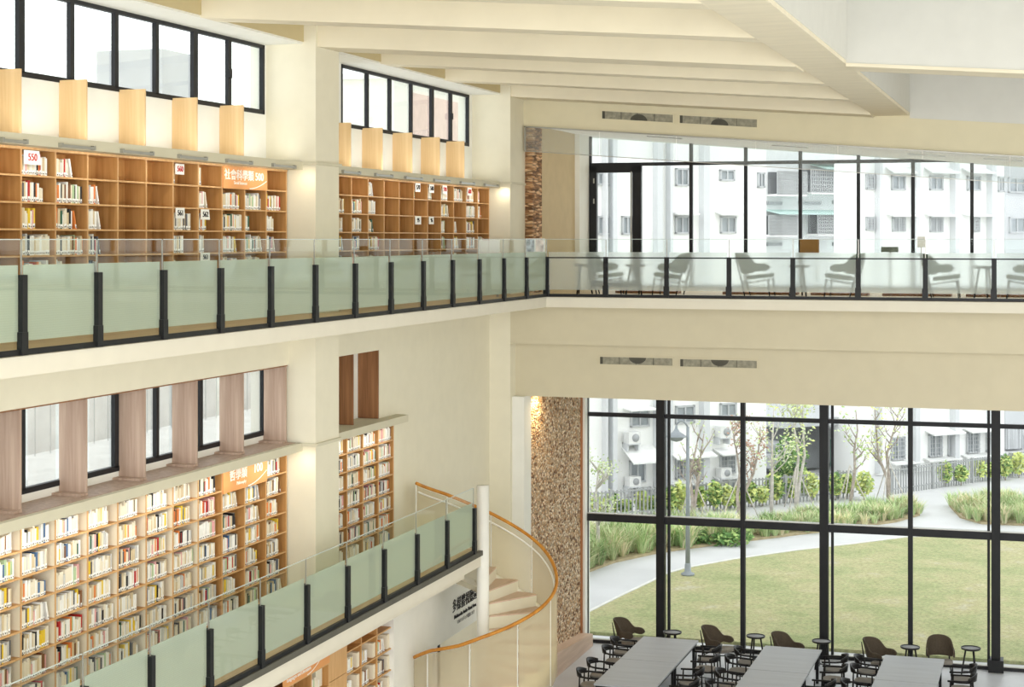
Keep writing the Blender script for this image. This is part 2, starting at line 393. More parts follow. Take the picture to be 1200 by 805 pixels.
# ground level wall under the lower gallery with the doorway header
mb = MB(); mb.box(XL, -11.2, 27.22, 29.1, ZG, 2.0)
pts = [(29.1, .55), (31.62, .55), (31.62, 1.31), (30.57, 1.68), (29.1, 2.19)]
vs = [(-11.2, y, z) for y, z in pts] + [(-11.35, y, z) for y, z in pts]
n = 5
mb.add(vs, [tuple(range(n)), tuple(range(n, 2 * n))[::-1]] + [(i, n + i, n + (i + 1) % n, (i + 1) % n) for i in range(n)])
mb.box(-11.35, -11.2, 28.9, 29.1, 1.9, 2.19)
wl6 = struct('wall_left.006', mb, WHITEP)
s = empty('wall_lettering', (-11.19, 31.0, 1.0), 'black Chinese and English lettering for the audio-visual area on the white header under the gallery', 'sign')
text_obj('chinese_lettering', '多媒體視聽區', .27, LETB, (-11.19, 30.90, 1.10), (0, 1, 0), s, wscale=.9)
text_obj('english_lettering', 'Multimedia Audio-Visual Area', .105, LETB, (-11.19, 30.90, .89), (0, 1, 0), s, bold=.001)
text_obj('small_lettering', 'マルチメディア視聴エリア', .085, LETG, (-11.19, 30.93, .76), (0, 1, 0), s)
# inside the doorway: a bright pane in a dark frame
d = empty('door_1', (-11.8, 31.0, ZG), None, None); d['kind'] = 'structure'
mb = MB(); mb.box(-11.82, -11.76, 29.3, 29.42, ZG, .45); mb.box(-11.82, -11.76, 30.9, 31.0, ZG, .45); mb.box(-11.82, -11.76, 29.42, 30.9, .33, .45); mb.box(-11.82, -11.76, 29.42, 30.9, ZG, ZG + .1); mb.build('door_frame', FRAME, d)
MB().box(-11.81, -11.78, 29.42, 30.9, ZG + .1, .33).build('door_pane', mat('bright_pane', srgb(240, 240, 238), .3), d)

# ================================================================ WINDOWS (left wall)
def strip_window(name, y0, y1, z0, z1, mull, thick=.055):
    w = empty(name, (-12.3, (y0 + y1) / 2, z0), None, None); w['kind'] = 'structure'
    t = thick; mb = MB()
    mb.box(-12.31, -12.24, y0, y1, z0, z0 + t * 1.3); mb.box(-12.31, -12.24, y0, y1, z1 - t, z1)
    mb.box(-12.31, -12.24, y0, y0 + t, z0, z1); mb.box(-12.31, -12.24, y1 - t, y1, z0, z1)
    mb.build('window_frame', FRAME, w)
    for m, wd in mull: MB().box(-12.30, -12.24, m - wd / 2, m + wd / 2, z0 + t, z1 - t).build('mullion', FRAME, w)
    MB().box(-12.285, -12.275, y0 + t, y1 - t, z0 + t, z1 - t).build('window_pane', GLASSW, w)
    return w
w = strip_window('window_1', *win1, [(16.6, .09), (17.67, .12), (18.78, .09), (19.85, .09), (20.92, .09), (22.03, .13), (23.1, .1)])
MB().box(-12.24, -12.20, 23.02, 23.10, 10.72, 10.86).build('window_latch', BLACK, w)
w = strip_window('window_2', *win2, [(28.5, .08), (29.6, .08), (30.7, .08), (31.85, .13), (32.95, .1)])
MB().box(-12.24, -12.20, 32.88, 32.95, 10.75, 10.88).build('window_latch', BLACK, w)
strip_window('window_3', *win3, [(17.7, .09), (19.85, .1), (20.93, .08), (22.2, .09)])
strip_window('window_6', *win0, [(8.5, .1), (11.2, .1)])
strip_window('window_7', *win30, [(8.5, .1), (11.2, .1)])

# ================================================================ WOODEN FINS
def fins(ys, z0, z1, m, group, lab, foot=False, xb=XW):
    n = len(ys)
    for i, y in enumerate(ys):
        f = MB().box(xb, XL, y - .035, y, z0, z1).build('wood_fin', m)
        f.data.name = 'wood_fin'
        if foot:
            MB().box(xb, XL + .03, y - .2, y - .036, z0, z0 + .03).build('foot_board', m, f)
        props(f, lab.format(ORD[n - 1 - i]), 'divider panel', group)
fy1 = [15.68, 17.1, 18.52, 19.95, 21.38, 22.81]
fins(fy1, 9.475, 10.27, OAKL, 'pale fins under the near clerestory window', 'pale oak fin below the upper left clerestory window, {} from the right')
fy2 = [round(W(p, 150, x=XL).y, 2) for p in (411.6, 448.5, 483.4, 515.6, 544.4)]
fins(fy2, 9.475, 10.27, OAKL, 'pale fins under the far clerestory window', 'pale oak fin below the smaller far clerestory window, {} from the right')
fy3 = [15.68, 17.1, 18.52, 19.95, 21.38, 22.81, 24.28]
fins(fy3, 4.958, 6.2, ASH, 'greyish fins of the lower gallery windows', 'tall grey ash fin between lower gallery windows, {} from the column', foot=True)
fins([26.95, 28.08], 4.955, 6.2, WALN, 'walnut fins of the short niche', 'dark walnut fin in the narrow niche beyond the column, {} from the right')

struct('trim_16', MB().box(XL - .3, XL + .004, 15.0, 24.3, 6.183, 6.2), WALN)
# ================================================================ BOOKCASES
BR = W  # alias
def bookcase(name, label, divs, ztop, pitch, rows, xf, xb, base, m=OAK, sign=None, litdiv=(), solid=(), skip=()):
    y0, y1 = divs[0], divs[-1]
    b = empty('bookcase', (xf, (y0 + y1) / 2, base), label, 'bookcase', 'built-in wall bookcases')
    MB().box(xb, xb + .02, y0, y1, base, ztop).build('back_panel', m, b)
    t = .022
    for i, y in enumerate(divs):
        u = MB(); cream = i in litdiv
        u.box(xb + .02, xf - .012, y - t, y, base, ztop, 0); u.box(xf - .012, xf, y - t, y, base, ztop, 1)
        u.build('upright', [LITWOOD if cream else m, OAKE], b)
    for r in range(rows + 1):
        z = ztop - pitch * r; u = MB()
        if r == 0: u.box(xb + .02, xf + .008, y0 - t, y1 + .0, z - t, z + .012, 1)
        else:
            for a, c in zip(divs, divs[1:]):
                if (a, r) in skip: continue
                u.box(xb + .02, xf - .012, a, c - t, z - t, z, 0); u.box(xf - .012, xf - .001, a, c - t, z - t, z, 1)
        u.build('shelf', [m, OAKE], b)
    if base + .03 < ztop - pitch * rows: MB().box(xb + .02, xf - .02, y0, y1, base, ztop - pitch * rows - t).build('plinth', m, b)
    return b
# ---- books
BC = {'cream': srgb(236, 226, 204), 'white': srgb(244, 242, 236), 'pale grey': srgb(206, 204, 200), 'black': srgb(40, 38, 40), 'red': srgb(182, 44, 42),
      'yellow': srgb(236, 200, 60), 'orange': srgb(226, 132, 66), 'dark green': srgb(52, 98, 76), 'pale green': srgb(178, 200, 158), 'blue': srgb(82, 112, 150),
      'brown': srgb(128, 88, 58), 'pink': srgb(226, 170, 168), 'beige': srgb(216, 196, 160), 'dark grey': srgb(96, 94, 98)}
BW = {'cream': 34, 'white': 30, 'pale grey': 9, 'black': 5, 'red': 2.5, 'yellow': 4, 'orange': 3, 'dark green': 1.5, 'pale green': 4, 'blue': 1.5, 'brown': 3, 'pink': 4, 'beige': 13, 'dark grey': 3}
BN = list(BC); BWT = [BW[n] for n in BN]
BM = [mat('book_cover_' + n.replace(' ', '_'), BC[n], .55, var=.03, scale=14) for n in BN]
PAGE = mat('book_pages', srgb(240, 232, 210), .9, var=.02); SPL = mat('spine_label', srgb(250, 249, 246), .6, var=0); SPD = mat('spine_mark', srgb(44, 40, 40), .6, var=0)
def book_geo(mb, x, y, z, d, t, h, ci, pi, li, di, lean=0.0, lab=True):
    b = [(x - d, y, z), (x, y, z), (x, y + t, z), (x - d, y + t, z)]
    sh = lean * h
    tp = [(x - d, y + sh, z + h), (x, y + sh, z + h), (x, y + t + sh, z + h), (x - d, y + t + sh, z + h)]
    n = len(mb.v)
    mb.add(b + tp, [(3, 2, 1, 0), (0, 1, 5, 4), (1, 2, 6, 5), (2, 3, 7, 6), (3, 0, 4, 7)], ci)
    mb.add(tp, [(0, 1, 2, 3)], pi)
    if lab:
        for (f0, f1, mi, e) in ((.06, .26, li, .0015), (.08, .15, di, .003)):
            q = [(x + e, y + t * .04 + lean * h * f0, z + h * f0), (x + e, y + t * .96 + lean * h * f0, z + h * f0), (x + e, y + t * .96 + lean * h * f1, z + h * f1), (x + e, y + t * .04 + lean * h * f1, z + h * f1)]
            if mi == di: q = [(a, y + t * .25 + (bb - y - t * .5) * .0 + (t * .5 if k in (1, 2) else 0) + lean * h * f0, c) for k, (a, bb, c) in enumerate(q)]
            mb.add(q, [(0, 1, 2, 3)], mi)
UNIT = {}
def unit_book(ci):
    if ci not in UNIT:
        mb = MB(); book_geo(mb, 0, 0, 0, 1, 1, 1, 0, 1, 2, 3)
        me = bpy.data.meshes.new('book'); me.from_pydata(mb.v, [], mb.f)
        for m in (BM[ci], PAGE, SPL, SPD): me.materials.append(m)
        me.polygons.foreach_set('material_index', mb.mi); UNIT[ci] = me
    return UNIT[ci]
BOOKS = []  # (x,y,z,d,t,h,ci,lean, caseName, rowIdx, colFromRight, idxInRow, zone)
def fill(case, xf, y0, y1, z, pitch, frac, row, colr, dark=0, tmin=.024, tmax=.05):
    y = y0 + .004; end = y0 + (y1 - y0 - .03) * frac; i = 0
    hmax = pitch - .05
    while y < end - .02:
        t = random.uniform(tmin, tmax)
        if y + t > end: break
        h = min(hmax, random.uniform(.62, .98) * hmax) if random.random() > .55 else hmax * random.uniform(.78, .92)
        ci = random.choices(range(len(BN)), BWT)[0]
        BOOKS.append((xf - .025 - random.uniform(0, .012), y, z, random.uniform(.19, .24), t - .002, h, ci, 0.0, case, row, colr, i)); y += t; i += 1
    if frac < .8 and i > 3 and random.random() < .35 and y + .13 < y1:
        h = hmax * .85; BOOKS.append((xf - .03, y + .07, z, .2, .03, h, random.choices(range(len(BN)), BWT)[0], -.26, case, row, colr, i))
XB = -12.2
# upper gallery, near bay
dv = [24.29 - .7185 * (12 - k) for k in range(13)]          # 12 columns in view
dvx = [24.29 - .7185 * k for k in range(26, 12, -1)]
z3t = 9.33
b31 = bookcase('b', 'oak bookcase on the upper gallery with the white 500 sign, near bay', dv, z3t, .325, 7, XL, XB, Z3, skip={(dv[9], 1)} if False else set())
F31 = {1: [.0, .0, 0, 0, .15], 2: [.85, .7, .5, .9, .9], 3: [.45, .9, .6, .95, .25], 4: [0, .3, .35, .35, .3], 5: [0] * 5, 6: [0] * 5, 7: [.15, 0, .8, .5, .2], 8: [.2, .35, .4, .3, 0],
       9: [0, .88, .97, .6, .7], 10: [0, .85, .3, .78, .7], 11: [0, .8, .45, .4, .3], 0: [0, .3, .4, .2, .3]}
for c in range(12):
    fr = F31[c] + [.5, .4]
    for r in range(7): 
        if fr[r] > 0: fill('upper near', XL, dv[c], dv[c + 1], z3t - .325 * (r + 1), .325, fr[r], r, 12 - c)
# upper gallery, far bay
dvb = [26.13 + .738 * 0 + .7305 * k for k in range(-1, 12)]
dvb = [34.25 - .7378 * (11 - k) for k in range(12)]
b32 = bookcase('b', 'half-empty oak bookcase on the upper gallery beyond the column, far bay', dvb, z3t, .325, 7, XL, XB, Z3)
F32 = {0: [0, .7, .6, .5, .5], 1: [0, .75, .7, .55, .5], 2: [.3, .55, .3, .75, .4], 3: [0] * 5, 4: [0] * 5, 5: [.18, 0, 0, 0, 0], 6: [.45, 0, 0, 0, 0], 7: [.65, .6, .4, .3, .2], 8: [.85, 0, .25, .35, .3], 9: [.8, .9, .85, .85, .3], 10: [.3, .3, 0, .7, .4]}
for c in range(11):
    fr = F32[c] + [.3, .3]
    for r in range(7):
        if fr[r] > 0: fill('upper far', XL, dvb[c], dvb[c + 1], z3t - .325 * (r + 1), .325, fr[r], r, 11 - c)
# lower gallery, near bay
z2t = 4.815
b21 = bookcase('b', 'tightly filled bookcase on the lower gallery with the white 100 sign, near bay', dv, z2t, .32, 7, XL, XB, Z2, litdiv=set(range(0, 9)))
for c in range(12):
    for r in range(7):
        if r == 0 and c in (9, 10): continue
        fr = random.uniform(.76, .93) if c not in (9, 10, 11) else random.uniform(.62, .84)
        fill('lower near', XL, dv[c], dv[c + 1], z2t - .32 * (r + 1), .32, fr, r, 12 - c)
# lower gallery, far narrow case
dvn = [28.8 - .705 * k for k in range(5, -1, -1)]
dvn = [25.27, 25.97, 26.68, 27.38, 28.08, 28.8]
b22 = bookcase('b', 'narrow full bookcase on the lower gallery beyond the column', dvn, z2t, .32, 7, XL, XB, Z2)
for c in range(5):
    for r in range(7): fill('lower far', XL, dvn[c], dvn[c + 1], z2t - .32 * (r + 1), .32, random.uniform(.86, .97), r, 5 - c)
# ground level cases below the lower gallery
XG = -11.25
ge = [W(p, 760, x=XG).y for p in (406.6, 424, 442.5, 459)]
gt, gp = 1.76, .375
bg = bookcase('b', 'ground floor oak bookcase with light on its dividers painted cream, beside the white doorway wall', ge, gt, gp, 8, XG, -11.6, ZG)
for c in range(3):
    for r in range(1, 8):
        fill('ground', XG, ge[c], ge[c + 1], gt - gp * (r + 1), gp * .86, random.uniform(.4, .6), r, 3 - c)
        MB().box(-11.56, XG - .03, ge[c + 1] - .14, ge[c + 1] - .03, gt - gp * (r + 1) + .001, gt - gp * (r + 1) + .25).build('painted_lit_side', LITWOOD, bg)  # cream block standing for the lit part of the wooden side
gw0 = W(386, 760, x=XG).y
gp2 = [gw0 - .66 * k for k in range(5, -1, -1)]
bg2 = bookcase('b', 'ground floor oak bookcase carrying the long orange sign under the gallery', gp2, gt, gp, 8, XG, -11.6, ZG)
MB().box(-11.6, XG, gw0, ge[0] - .022, 1.06, gt).build('wood_panel', OAKE, bg2)
MB().box(-11.6, XG, gw0, ge[0] - .022, ZG, 1.05).build('wood_panel', OAKE, bg2)
for c in range(5):
    for r in range(1, 8): fill('ground long', XG, gp2[c], gp2[c + 1], gt - gp * (r + 1), gp * .86, random.uniform(.3, .6), r, 5 - c)
sg = MB().box(XG, XG + .015, W(331, 790, x=XG).y, gw0 - .02, 1.39, gt).build('category_sign', ORANGE, bg2, label='long orange sign with white lettering')
def curve_line(parent, ya, yb, za, zb_, x, thick=.014):
    mb = MB(); n = 14; prev = None
    for i in range(n + 1):
        u = i / n; y = ya + (yb - ya) * u; z = za + (zb_ - za) * (u ** 1.8)
        if prev: mb.hexa([(x, prev[0], prev[1] - thick / 2), (x + .003, prev[0], prev[1] - thick / 2), (x + .003, y, z - thick / 2), (x, y, z - thick / 2)], [(x, prev[0], prev[1] + thick / 2), (x + .003, prev[0], prev[1] + thick / 2), (x + .003, y, z + thick / 2), (x, y, z + thick / 2)])
        prev = (y, z)
    mb.build('sign_line', LETW, parent)
text_obj('sign_lettering', '語文類 800', .2, LETW, (XG + .018, 24.0, 1.68), (0, 1, 0), sg)
text_obj('sign_lettering', 'Languages and Literature', .085, LETW, (XG + .018, 23.45, 1.485), (0, 1, 0), sg)
curve_line(sg, 23.75, gw0 - .05, 1.40, 1.74, XG + .016)
# category signs
sg = MB().box(XL, XL + .02, dv[9] - .02, dv[11] - .02, z3t - .345, z3t - .012).build('category_sign', ORANGE, b31, label='orange sign reading 500 in white')
text_obj('sign_lettering', '社會科學類 500', .168, LETW, (XL + .023, (dv[9] + dv[11]) / 2 - .07, z3t - .145), (0, 1, 0), sg, bold=.002, wscale=1.12)
text_obj('sign_lettering', 'Social Sciences', .07, LETW, (XL + .023, (dv[9] + dv[11]) / 2 - .2, z3t - .255), (0, 1, 0), sg)
curve_line(sg, dv[10] + .1, dv[11] - .05, z3t - .33, z3t - .2, XL + .022)
sg = MB().box(XL, XL + .02, dv[9] - .02, dv[11] - .02, z2t - .375, z2t - .012).build('category_sign', ORANGE, b21, label='orange sign reading 100 in white')
text_obj('sign_lettering', '哲學類', .17, LETW, (XL + .023, dv[9] + .45, z2t - .15), (0, 1, 0), sg, bold=.002, wscale=1.1)
text_obj('sign_lettering', '100', .19, LETW, (XL + .023, dv[10] + .38, z2t - .13), (0, 1, 0), sg, bold=.002, wscale=1.1)
text_obj('sign_lettering', 'Philosophy', .07, LETW, (XL + .023, dv[9] + .55, z2t - .275), (0, 1, 0), sg)
curve_line(sg, dv[10] + .05, dv[11] - .05, z2t - .36, z2t - .2, XL + .022)
# number cards
def card(num, y, zt, w, h, red, label, tilt=0):
    t = tilt
    mb = MB(); p = [(y, zt - h), (y + w, zt - h * (1 + t * .0)), (y + w * (1 - t * .5), zt), (y, zt)]
    mb.hexa([(XL + .01, p[0][0], p[0][1]), (XL + .02, p[0][0], p[0][1]), (XL + .02, p[1][0], p[1][1]), (XL + .01, p[1][0], p[1][1])],
            [(XL + .01, p[3][0], p[3][1]), (XL + .02, p[3][0], p[3][1]), (XL + .02, p[2][0], p[2][1]), (XL + .01, p[2][0], p[2][1])])
    o = mb.build('number_card', PAPER, None, label, 'shelf sign', 'number cards hung on shelf edges')
    if num:
        off = o.location
        tx = text_obj('card_number', num, h * .74, LETR if red else LETB, (0, w * (.5 - t * .12), h * .5), (0, 1, 0), None)
        tx.parent = o; tx.location = (.009, -w / 2, 0)
    return o
zr = lambda r: z3t - .325 * r
card('550', dv[2] + .02, zr(0) - .03, .36, .17, True, 'white card with red 550, top shelf of the near upper bookcase', .3)
card('560', dv[7] + .02, zr(0) - .04, .24, .15, True, 'white card with red 560, top shelf of the near upper bookcase')
card('561', dv[7] + .03, zr(2) - .01, .24, .15, False, 'white card with black 561, third shelf of the near upper bookcase')
card('562', dv[8] + .03, zr(2) - .02, .26, .15, False, 'white card with black 562, third shelf of the near upper bookcase', .2)
card('563', dv[8] + .02, zr(4) - .0, .27, .13, False, 'white card with black 563, lowest clear shelf of near upper bookcase')
for (c, r, n, rd, lb2) in ((5, 0, '570', False, 'leftmost card'), (6, 0, '580', False, 'second card from left'), (7, 0, '590', True, 'third card from left'), (9, 0, '600', True, 'rightmost card')):
    card(n, dvb[c] + .03, zr(r) - .02, .25, .17, rd, f'small white number card, {lb2} on the top shelf of far upper bookcase')
card('95', dvb[5] + .02, zr(2) - .01, .30, .16, False, 'white card with black 95, third shelf of the far upper bookcase')
card('96', dvb[6] + .02, zr(2) - .01, .25, .15, False, 'white card beside the 95 card, third shelf of far upper bookcase')

# ---- realise the books: the 300 largest in view are single objects, the rest one object
def inview(b):
    p = P(b[0], b[1] + b[4] / 2, b[2] + b[5] / 2)
    if not (2 < p[0] < 1198 and 0 < p[1] < 800): return 0
    if b[8].startswith('upper') and b[2] < 7.95: return 0
    if b[8].startswith('lower'):
        # hidden by the lower gallery's etched panels?
        k = b[1] / b[0]; dd = -SN * b[0] + CS * b[1]
        t = XR / b[0]; zz = CZ + (b[2] + b[5] / 2 - CZ) * t
        if zz < Z2 + .95: return 0
    if b[8].startswith('ground'):
        t = XR / b[0]; zz = CZ + (b[2] + b[5] / 2 - CZ) * t
        if zz > 2.1: return 0
    q = P(b[0], b[1] + b[4], b[2] + b[5]); q0 = P(b[0], b[1], b[2])
    return abs(q[0] - q0[0]) * abs(q[1] - q0[1])
order = sorted(range(len(BOOKS)), key=lambda i: -inview(BOOKS[i]))
single = set(i for i in order[:300] if inview(BOOKS[i]) > 0)
rowword = ['top', 'second', 'third', 'fourth', 'fifth', 'sixth', 'bottom']
casename = {'upper near': 'near upper gallery bookcase', 'lower near': 'near lower gallery bookcase', 'upper far': 'far upper gallery bookcase', 'lower far': 'far lower gallery bookcase', 'ground': 'ground bookcase', 'ground long': 'ground bookcase'}
rest = MB(); NB = len(BN)
for i, (x, y, z, d, t, h, ci, lean, case, r, cr, idx) in enumerate(BOOKS):
    if i in single:
        o = bpy.data.objects.new('book', unit_book(ci)); COL.objects.link(o)
        o.location = (x, y, z); o.scale = (d, t, h)
        if lean: o.rotation_euler = (.25, 0, 0)
        cw = 'rightmost column' if cr == 1 else f'{ORD[cr - 1]} column from right'
        props(o, f'{BN[ci]}-spined book, {ORD[idx]} from left, {rowword[r]} shelf, {cw}, {casename[case]}', 'book', f'books in the {casename[case]}')
    else: book_geo(rest, x, y, z, d, t, h, ci, NB, NB + 1, NB + 2, lean)
rest.build('distant_books', BM + [PAGE, SPL, SPD], None, 'rows of pale and coloured books filling the farther shelves', 'books', None, 'stuff')

# ================================================================ STRIP LIGHTS on the ledge front
def strips(pxs, group, case):
    n = len(pxs)
    for i, (a, b) in enumerate(pxs):
        ya, yb = W(a, 180, x=-11.58).y, W(b, 180, x=-11.58).y
        mb = MB(); mb.box(-11.6, -11.555, ya, yb, 9.35, 9.385)
        o = mb.build('strip_light', STEEL, None, f'slim grey strip light on the {case} upper ledge, {ORD[n - 1 - i]} from the right', 'light fitting', group)
        for yy in (ya, yb): MB().box(-11.605, -11.55, yy - .02, yy + .02, 9.345, 9.40).build('end_cap', STEEL, None).parent = o
        for ch in o.children: ch.location = ch.location - o.location
strips([(2, 30), (71, 109), (143, 178), (210, 241), (266, 294), (320, 345)], 'strip lights on the near upper ledge', 'near')
strips([(402, 421), (440, 459), (475, 494), (509, 526), (540, 555), (568, 583)], 'strip lights on the far upper ledge', 'far')

# ================================================================ RAILINGS
def railing(label, pts, z, film, front=False):
    g = empty('glass_railing', (pts[0][0], pts[0][1], z), label, 'railing', 'glass gallery railings')
    for i, (x, y) in enumerate(pts):
        if i == 0: d = Vector((pts[1][0] - x, pts[1][1] - y, 0))
        else: d = Vector((x - pts[i - 1][0], y - pts[i - 1][1], 0))
        d.normalize(); nrm = Vector((d.y, -d.x, 0))
        if nrm.dot(Vector((0, 0, 0)) - Vector((x, y, 0))) < 0: nrm = -nrm
        c = Vector((x, y, 0)); mb = MB()
        def ob(mb, s0, s1, n0, n1, z0, z1, c=c, d=d, nrm=nrm):
            q = [c + d * s0 + nrm * n0, c + d * s1 + nrm * n0, c + d * s1 + nrm * n1, c + d * s0 + nrm * n1]
            mb.hexa([(*p.xy, z0) for p in q], [(*p.xy, z1) for p in q])
        ob(mb, -.045, .045, -.01, .05, z - .0, z + .83); ob(mb, -.06, .05, -.01, .055, z, z + .24)
        mb.build('post', BLACK, g)
        mb = MB(); ob(mb, -.008, .008, -.006, .006, z + .83, z + 1.19); mb.build('glass_joint', STEEL, g)
        if i:
            L = (Vector(pts[i]) - Vector(pts[i - 1])).length
            mb = MB(); ob(mb, -L + .012, -.012, -.004, .004, z + .04, z + 1.19); mb.build('glass_panel', GLASSR, g)
            mb = MB(); ob(mb, -L + .045, -.045, -.012, -.006, z + .145, z + .93); mb.build('etched_film', film, g)
            mb = MB(); ob(mb, -L + .02, -.02, -.006, .006, z + 1.19, z + 1.2); mb.build('glass_edge', mat('glass_edge', srgb(196, 206, 200), .3), g)
            mb = MB(); ob(mb, -L, 0, -.02, .03, z - .0, z + .06); mb.build('base_channel', BLACK, g)
            mb = MB(); ob(mb, -L, 0, *((.012, .03) if front else (-.07, -.05)), z + .80, z + .825); mb.build('inner_rail', BLACK, g)
    return g
py = [33.13 - 1.417 * k for k in range(13, -1, -1)]
py = [py[0] - 1.417 * 3, py[0] - 1.417 * 2, py[0] - 1.417] + py
railing('glass railing with black posts along the upper gallery in front of the bookcases', [(XR, y) for y in py], Z3, FILM_L)
railing('frosted glass railing with black posts along the back upper gallery, chairs behind it', [(XR + 1.28 * k, 33.13) for k in range(0, 14)], Z3, FILM_B, True)
p2 = [28.6 - 1.417 * k for k in range(17, -1, -1)]
railing('descending-looking glass railing with black posts along the lower gallery up to the stair', [(XR, y) for y in p2], Z2, FILM_L)
struct('trim_14', MB().box(XR - .02, XR + .06, YN, 28.95, 2.40, 2.49), mat('dark_stone_kerb', srgb(96, 94, 84), .7))

# ================================================================ AIR VENTS
def vent(x0, x1, z0, h, y, slope, label, up):
    v = empty('air_vent', (x0, y, z0), label, 'air vent', 'long slot air vents')
    zz = lambda x: z0 - slope * (x - x0)
    def sb(mb, a, b, y0, y1, lo, hi): mb.sbox(a, b, y0, y1, zz(a) + lo, zz(b) + lo, zz(a) + hi, zz(b) + hi)
    mb = MB(); sb(mb, x0 - .03, x1 + .03, y - .025, y, -.025, 0); sb(mb, x0 - .03, x1 + .03, y - .025, y, h, h + .025); sb(mb, x0 - .03, x0, y - .025, y, 0, h); sb(mb, x1, x1 + .03, y - .025, y, 0, h)
    mb.build('frame', HEADP if up else FASC, v)
    mb = MB(); sb(mb, x0, x1, y - .006, y, 0, h); mb.build('grille', GRILLE, v)
    mb = MB(); sb(mb, x0, x0 + .06, y - .012, y - .006, 0, h); mb.build('divider', VDARK, v)
    for q in (.27, .5, .74): mb = MB(); sb(mb, x0 + (x1 - x0) * q - .005, x0 + (x1 - x0) * q + .005, y - .014, y - .006, 0, h); mb.build('divider', VDARK, v)
    xc = x0 + (x1 - x0) * .52; n = 12; vs = []
    for i in range(n + 1):
        a = PI * i / n
        vs.append((xc + .19 * math.cos(a), y - .01, zz(xc + .19 * math.cos(a)) + (.85 * h * math.sin(a) if up else h - .85 * h * math.sin(a))))
    mb = MB(); mb.add(vs, [tuple(range(n + 1)) if up else tuple(range(n + 1))[::-1]]); mb.build('fan_disc', VDARK, v)
vent(-9.56, -7.98, 10.865, .165, 35.2, .078, 'left slot vent on the sloping cream wall above the upper windows', True)
vent(-7.83, -6.16, 10.73, .165, 35.2, .078, 'right slot vent on the sloping cream wall above the upper windows', True)
vent(-9.45, -7.86, 5.54, .155, 34.62, 0, 'left slot vent on the cream fascia below the upper gallery', False)
vent(-7.69, -6.06, 5.53, .155, 34.62, 0, 'right slot vent on the cream fascia below the upper gallery', False)
# smoke curtain
g = empty('glass_smoke_curtain', (-11.3, 35.12, 10.2), 'long strip of clear glass hanging below the sloping header', 'smoke curtain')
xs = [-11.33 + 1.72 * k for k in range(0, 14)]
for a, b in zip(xs, xs[1:]):
    MB().sbox(a + .006, b - .006, 35.12, 35.128, hb(a) - .54, hb(b) - .54, hb(a) + .01, hb(b) + .01).build('glass_pane', film_mat('curtain_glass_sheen', srgb(230, 236, 236), .84, 0, tint=(.95, .97, .97)) if 'curtain_glass_sheen' not in MATS else MATS['curtain_glass_sheen'], g)  # whitish share in the glass is its reflection, put into the colour
MB().sbox(xs[0], xs[-1], 35.11, 35.14, hb(xs[0]) - .555, hb(xs[-1]) - .555, hb(xs[0]) - .54, hb(xs[-1]) - .54).build('bottom_rail', STEEL, g)
MB().sbox(xs[0], xs[-1], 35.10, 35.15, hb(xs[0]) - .02, hb(xs[-1]) - .02, hb(xs[0]) + .005, hb(xs[-1]) + .005).build('top_rail', STEEL, g)
MB().box(xs[0], xs[0] + .03, 35.1, 35.15, hb(xs[0]) - .56, hb(xs[0])).build('side_rail', STEEL, g)
for i, (x, y) in enumerate(((-9.0, 37.0), (-6.2, 37.3), (-3.2, 37.0), (-1.6, 36.8))):
    MB().sbox(x, x + .8, y, y + .12, cz(x) - .02, cz(x + .8) - .02, cz(x), cz(x + .8)).build('ceiling_diffuser', STEEL, None, f'thin linear ceiling diffuser above the upper windows, {ORD[i]} from left', 'air diffuser', 'linear ceiling diffusers')

# ================================================================ BACK FACADE (slightly turned)
FO = Vector((-11.2, 39.6, 0)); FA = math.atan(.04)
FU = Vector((math.cos(FA), math.sin(FA), 0)); FN = Vector((math.sin(FA), -math.cos(FA), 0))
def fs(px):
    dx, dy, _ = ray(px, 0); k = dx / dy; y = (FO.y + .04 * 11.2) / (1 - .04 * k); return (Vector((k * y, y, 0)) - FO).dot(FU)
def fbox(mb, s0, s1, z0, z1, d0=-.06, d1=.06):  # d towards the camera
    q = [FO + FU * s0 + FN * d1, FO + FU * s1 + FN * d1, FO + FU * s1 + FN * d0, FO + FU * s0 + FN * d0]
    return mb.hexa([(p.x, p.y, z0) for p in q], [(p.x, p.y, z1) for p in q])
SE = 23.5
w = empty('window_4', (-2, 39.9, ZG), None, None); w['kind'] = 'structure'
thick = [fs(775), fs(966), fs(1167), fs(1167) + 3.9, fs(1167) + 7.8, fs(1167) + 11.7]
thin = [fs(871), fs(1067), fs(1067) + 3.9, fs(1067) + 7.8]
mb = MB(); fbox(mb, 0, SE, ZG, ZG + .08); fbox(mb, 0, SE, 1.29, 1.47, -.06, .1); fbox(mb, 0, SE, 3.86, 3.96); fbox(mb, 0, SE, 4.75, 4.85); fbox(mb, .0, .09, ZG, 4.8)
mb.build('window_frame', FRAME, w)
for sx in thick:
    mb = MB(); fbox(mb, sx - .1, sx + .1, ZG, 4.8, -.1, .16); mb.build('steel_post', BLACK, w)
    mb = MB(); fbox(mb, sx - .19, sx - .13, ZG, 4.8, -.06, .05); 
    if sx < 7: mb = MB(); fbox(mb, sx + .16, sx + .22, ZG, 4.8, -.06, .05)
    mb.build('mullion', FRAME, w)
for sx in thin:
    mb = MB(); fbox(mb, sx - .055, sx + .055, ZG, 4.8, -.06, .12); mb.build('mullion', FRAME, w)
mb = MB(); fbox(mb, thick[2] - .17, thick[2] + .17, ZG, ZG + .28, -.12, .3); mb.build('post_foot', BLACK, w)
mb = MB(); fbox(mb, .05, SE, ZG + .05, 4.8, -.01, .0); mb.build('window_pane', GLASSW, w)
mb = MB(); fbox(mb, 0, SE, 1.47, 1.485, -.07, .11); fbox(mb, 0, SE, ZG + .08, ZG + .1, -.07, .05); mb.build('sill_strip', STEEL, w)
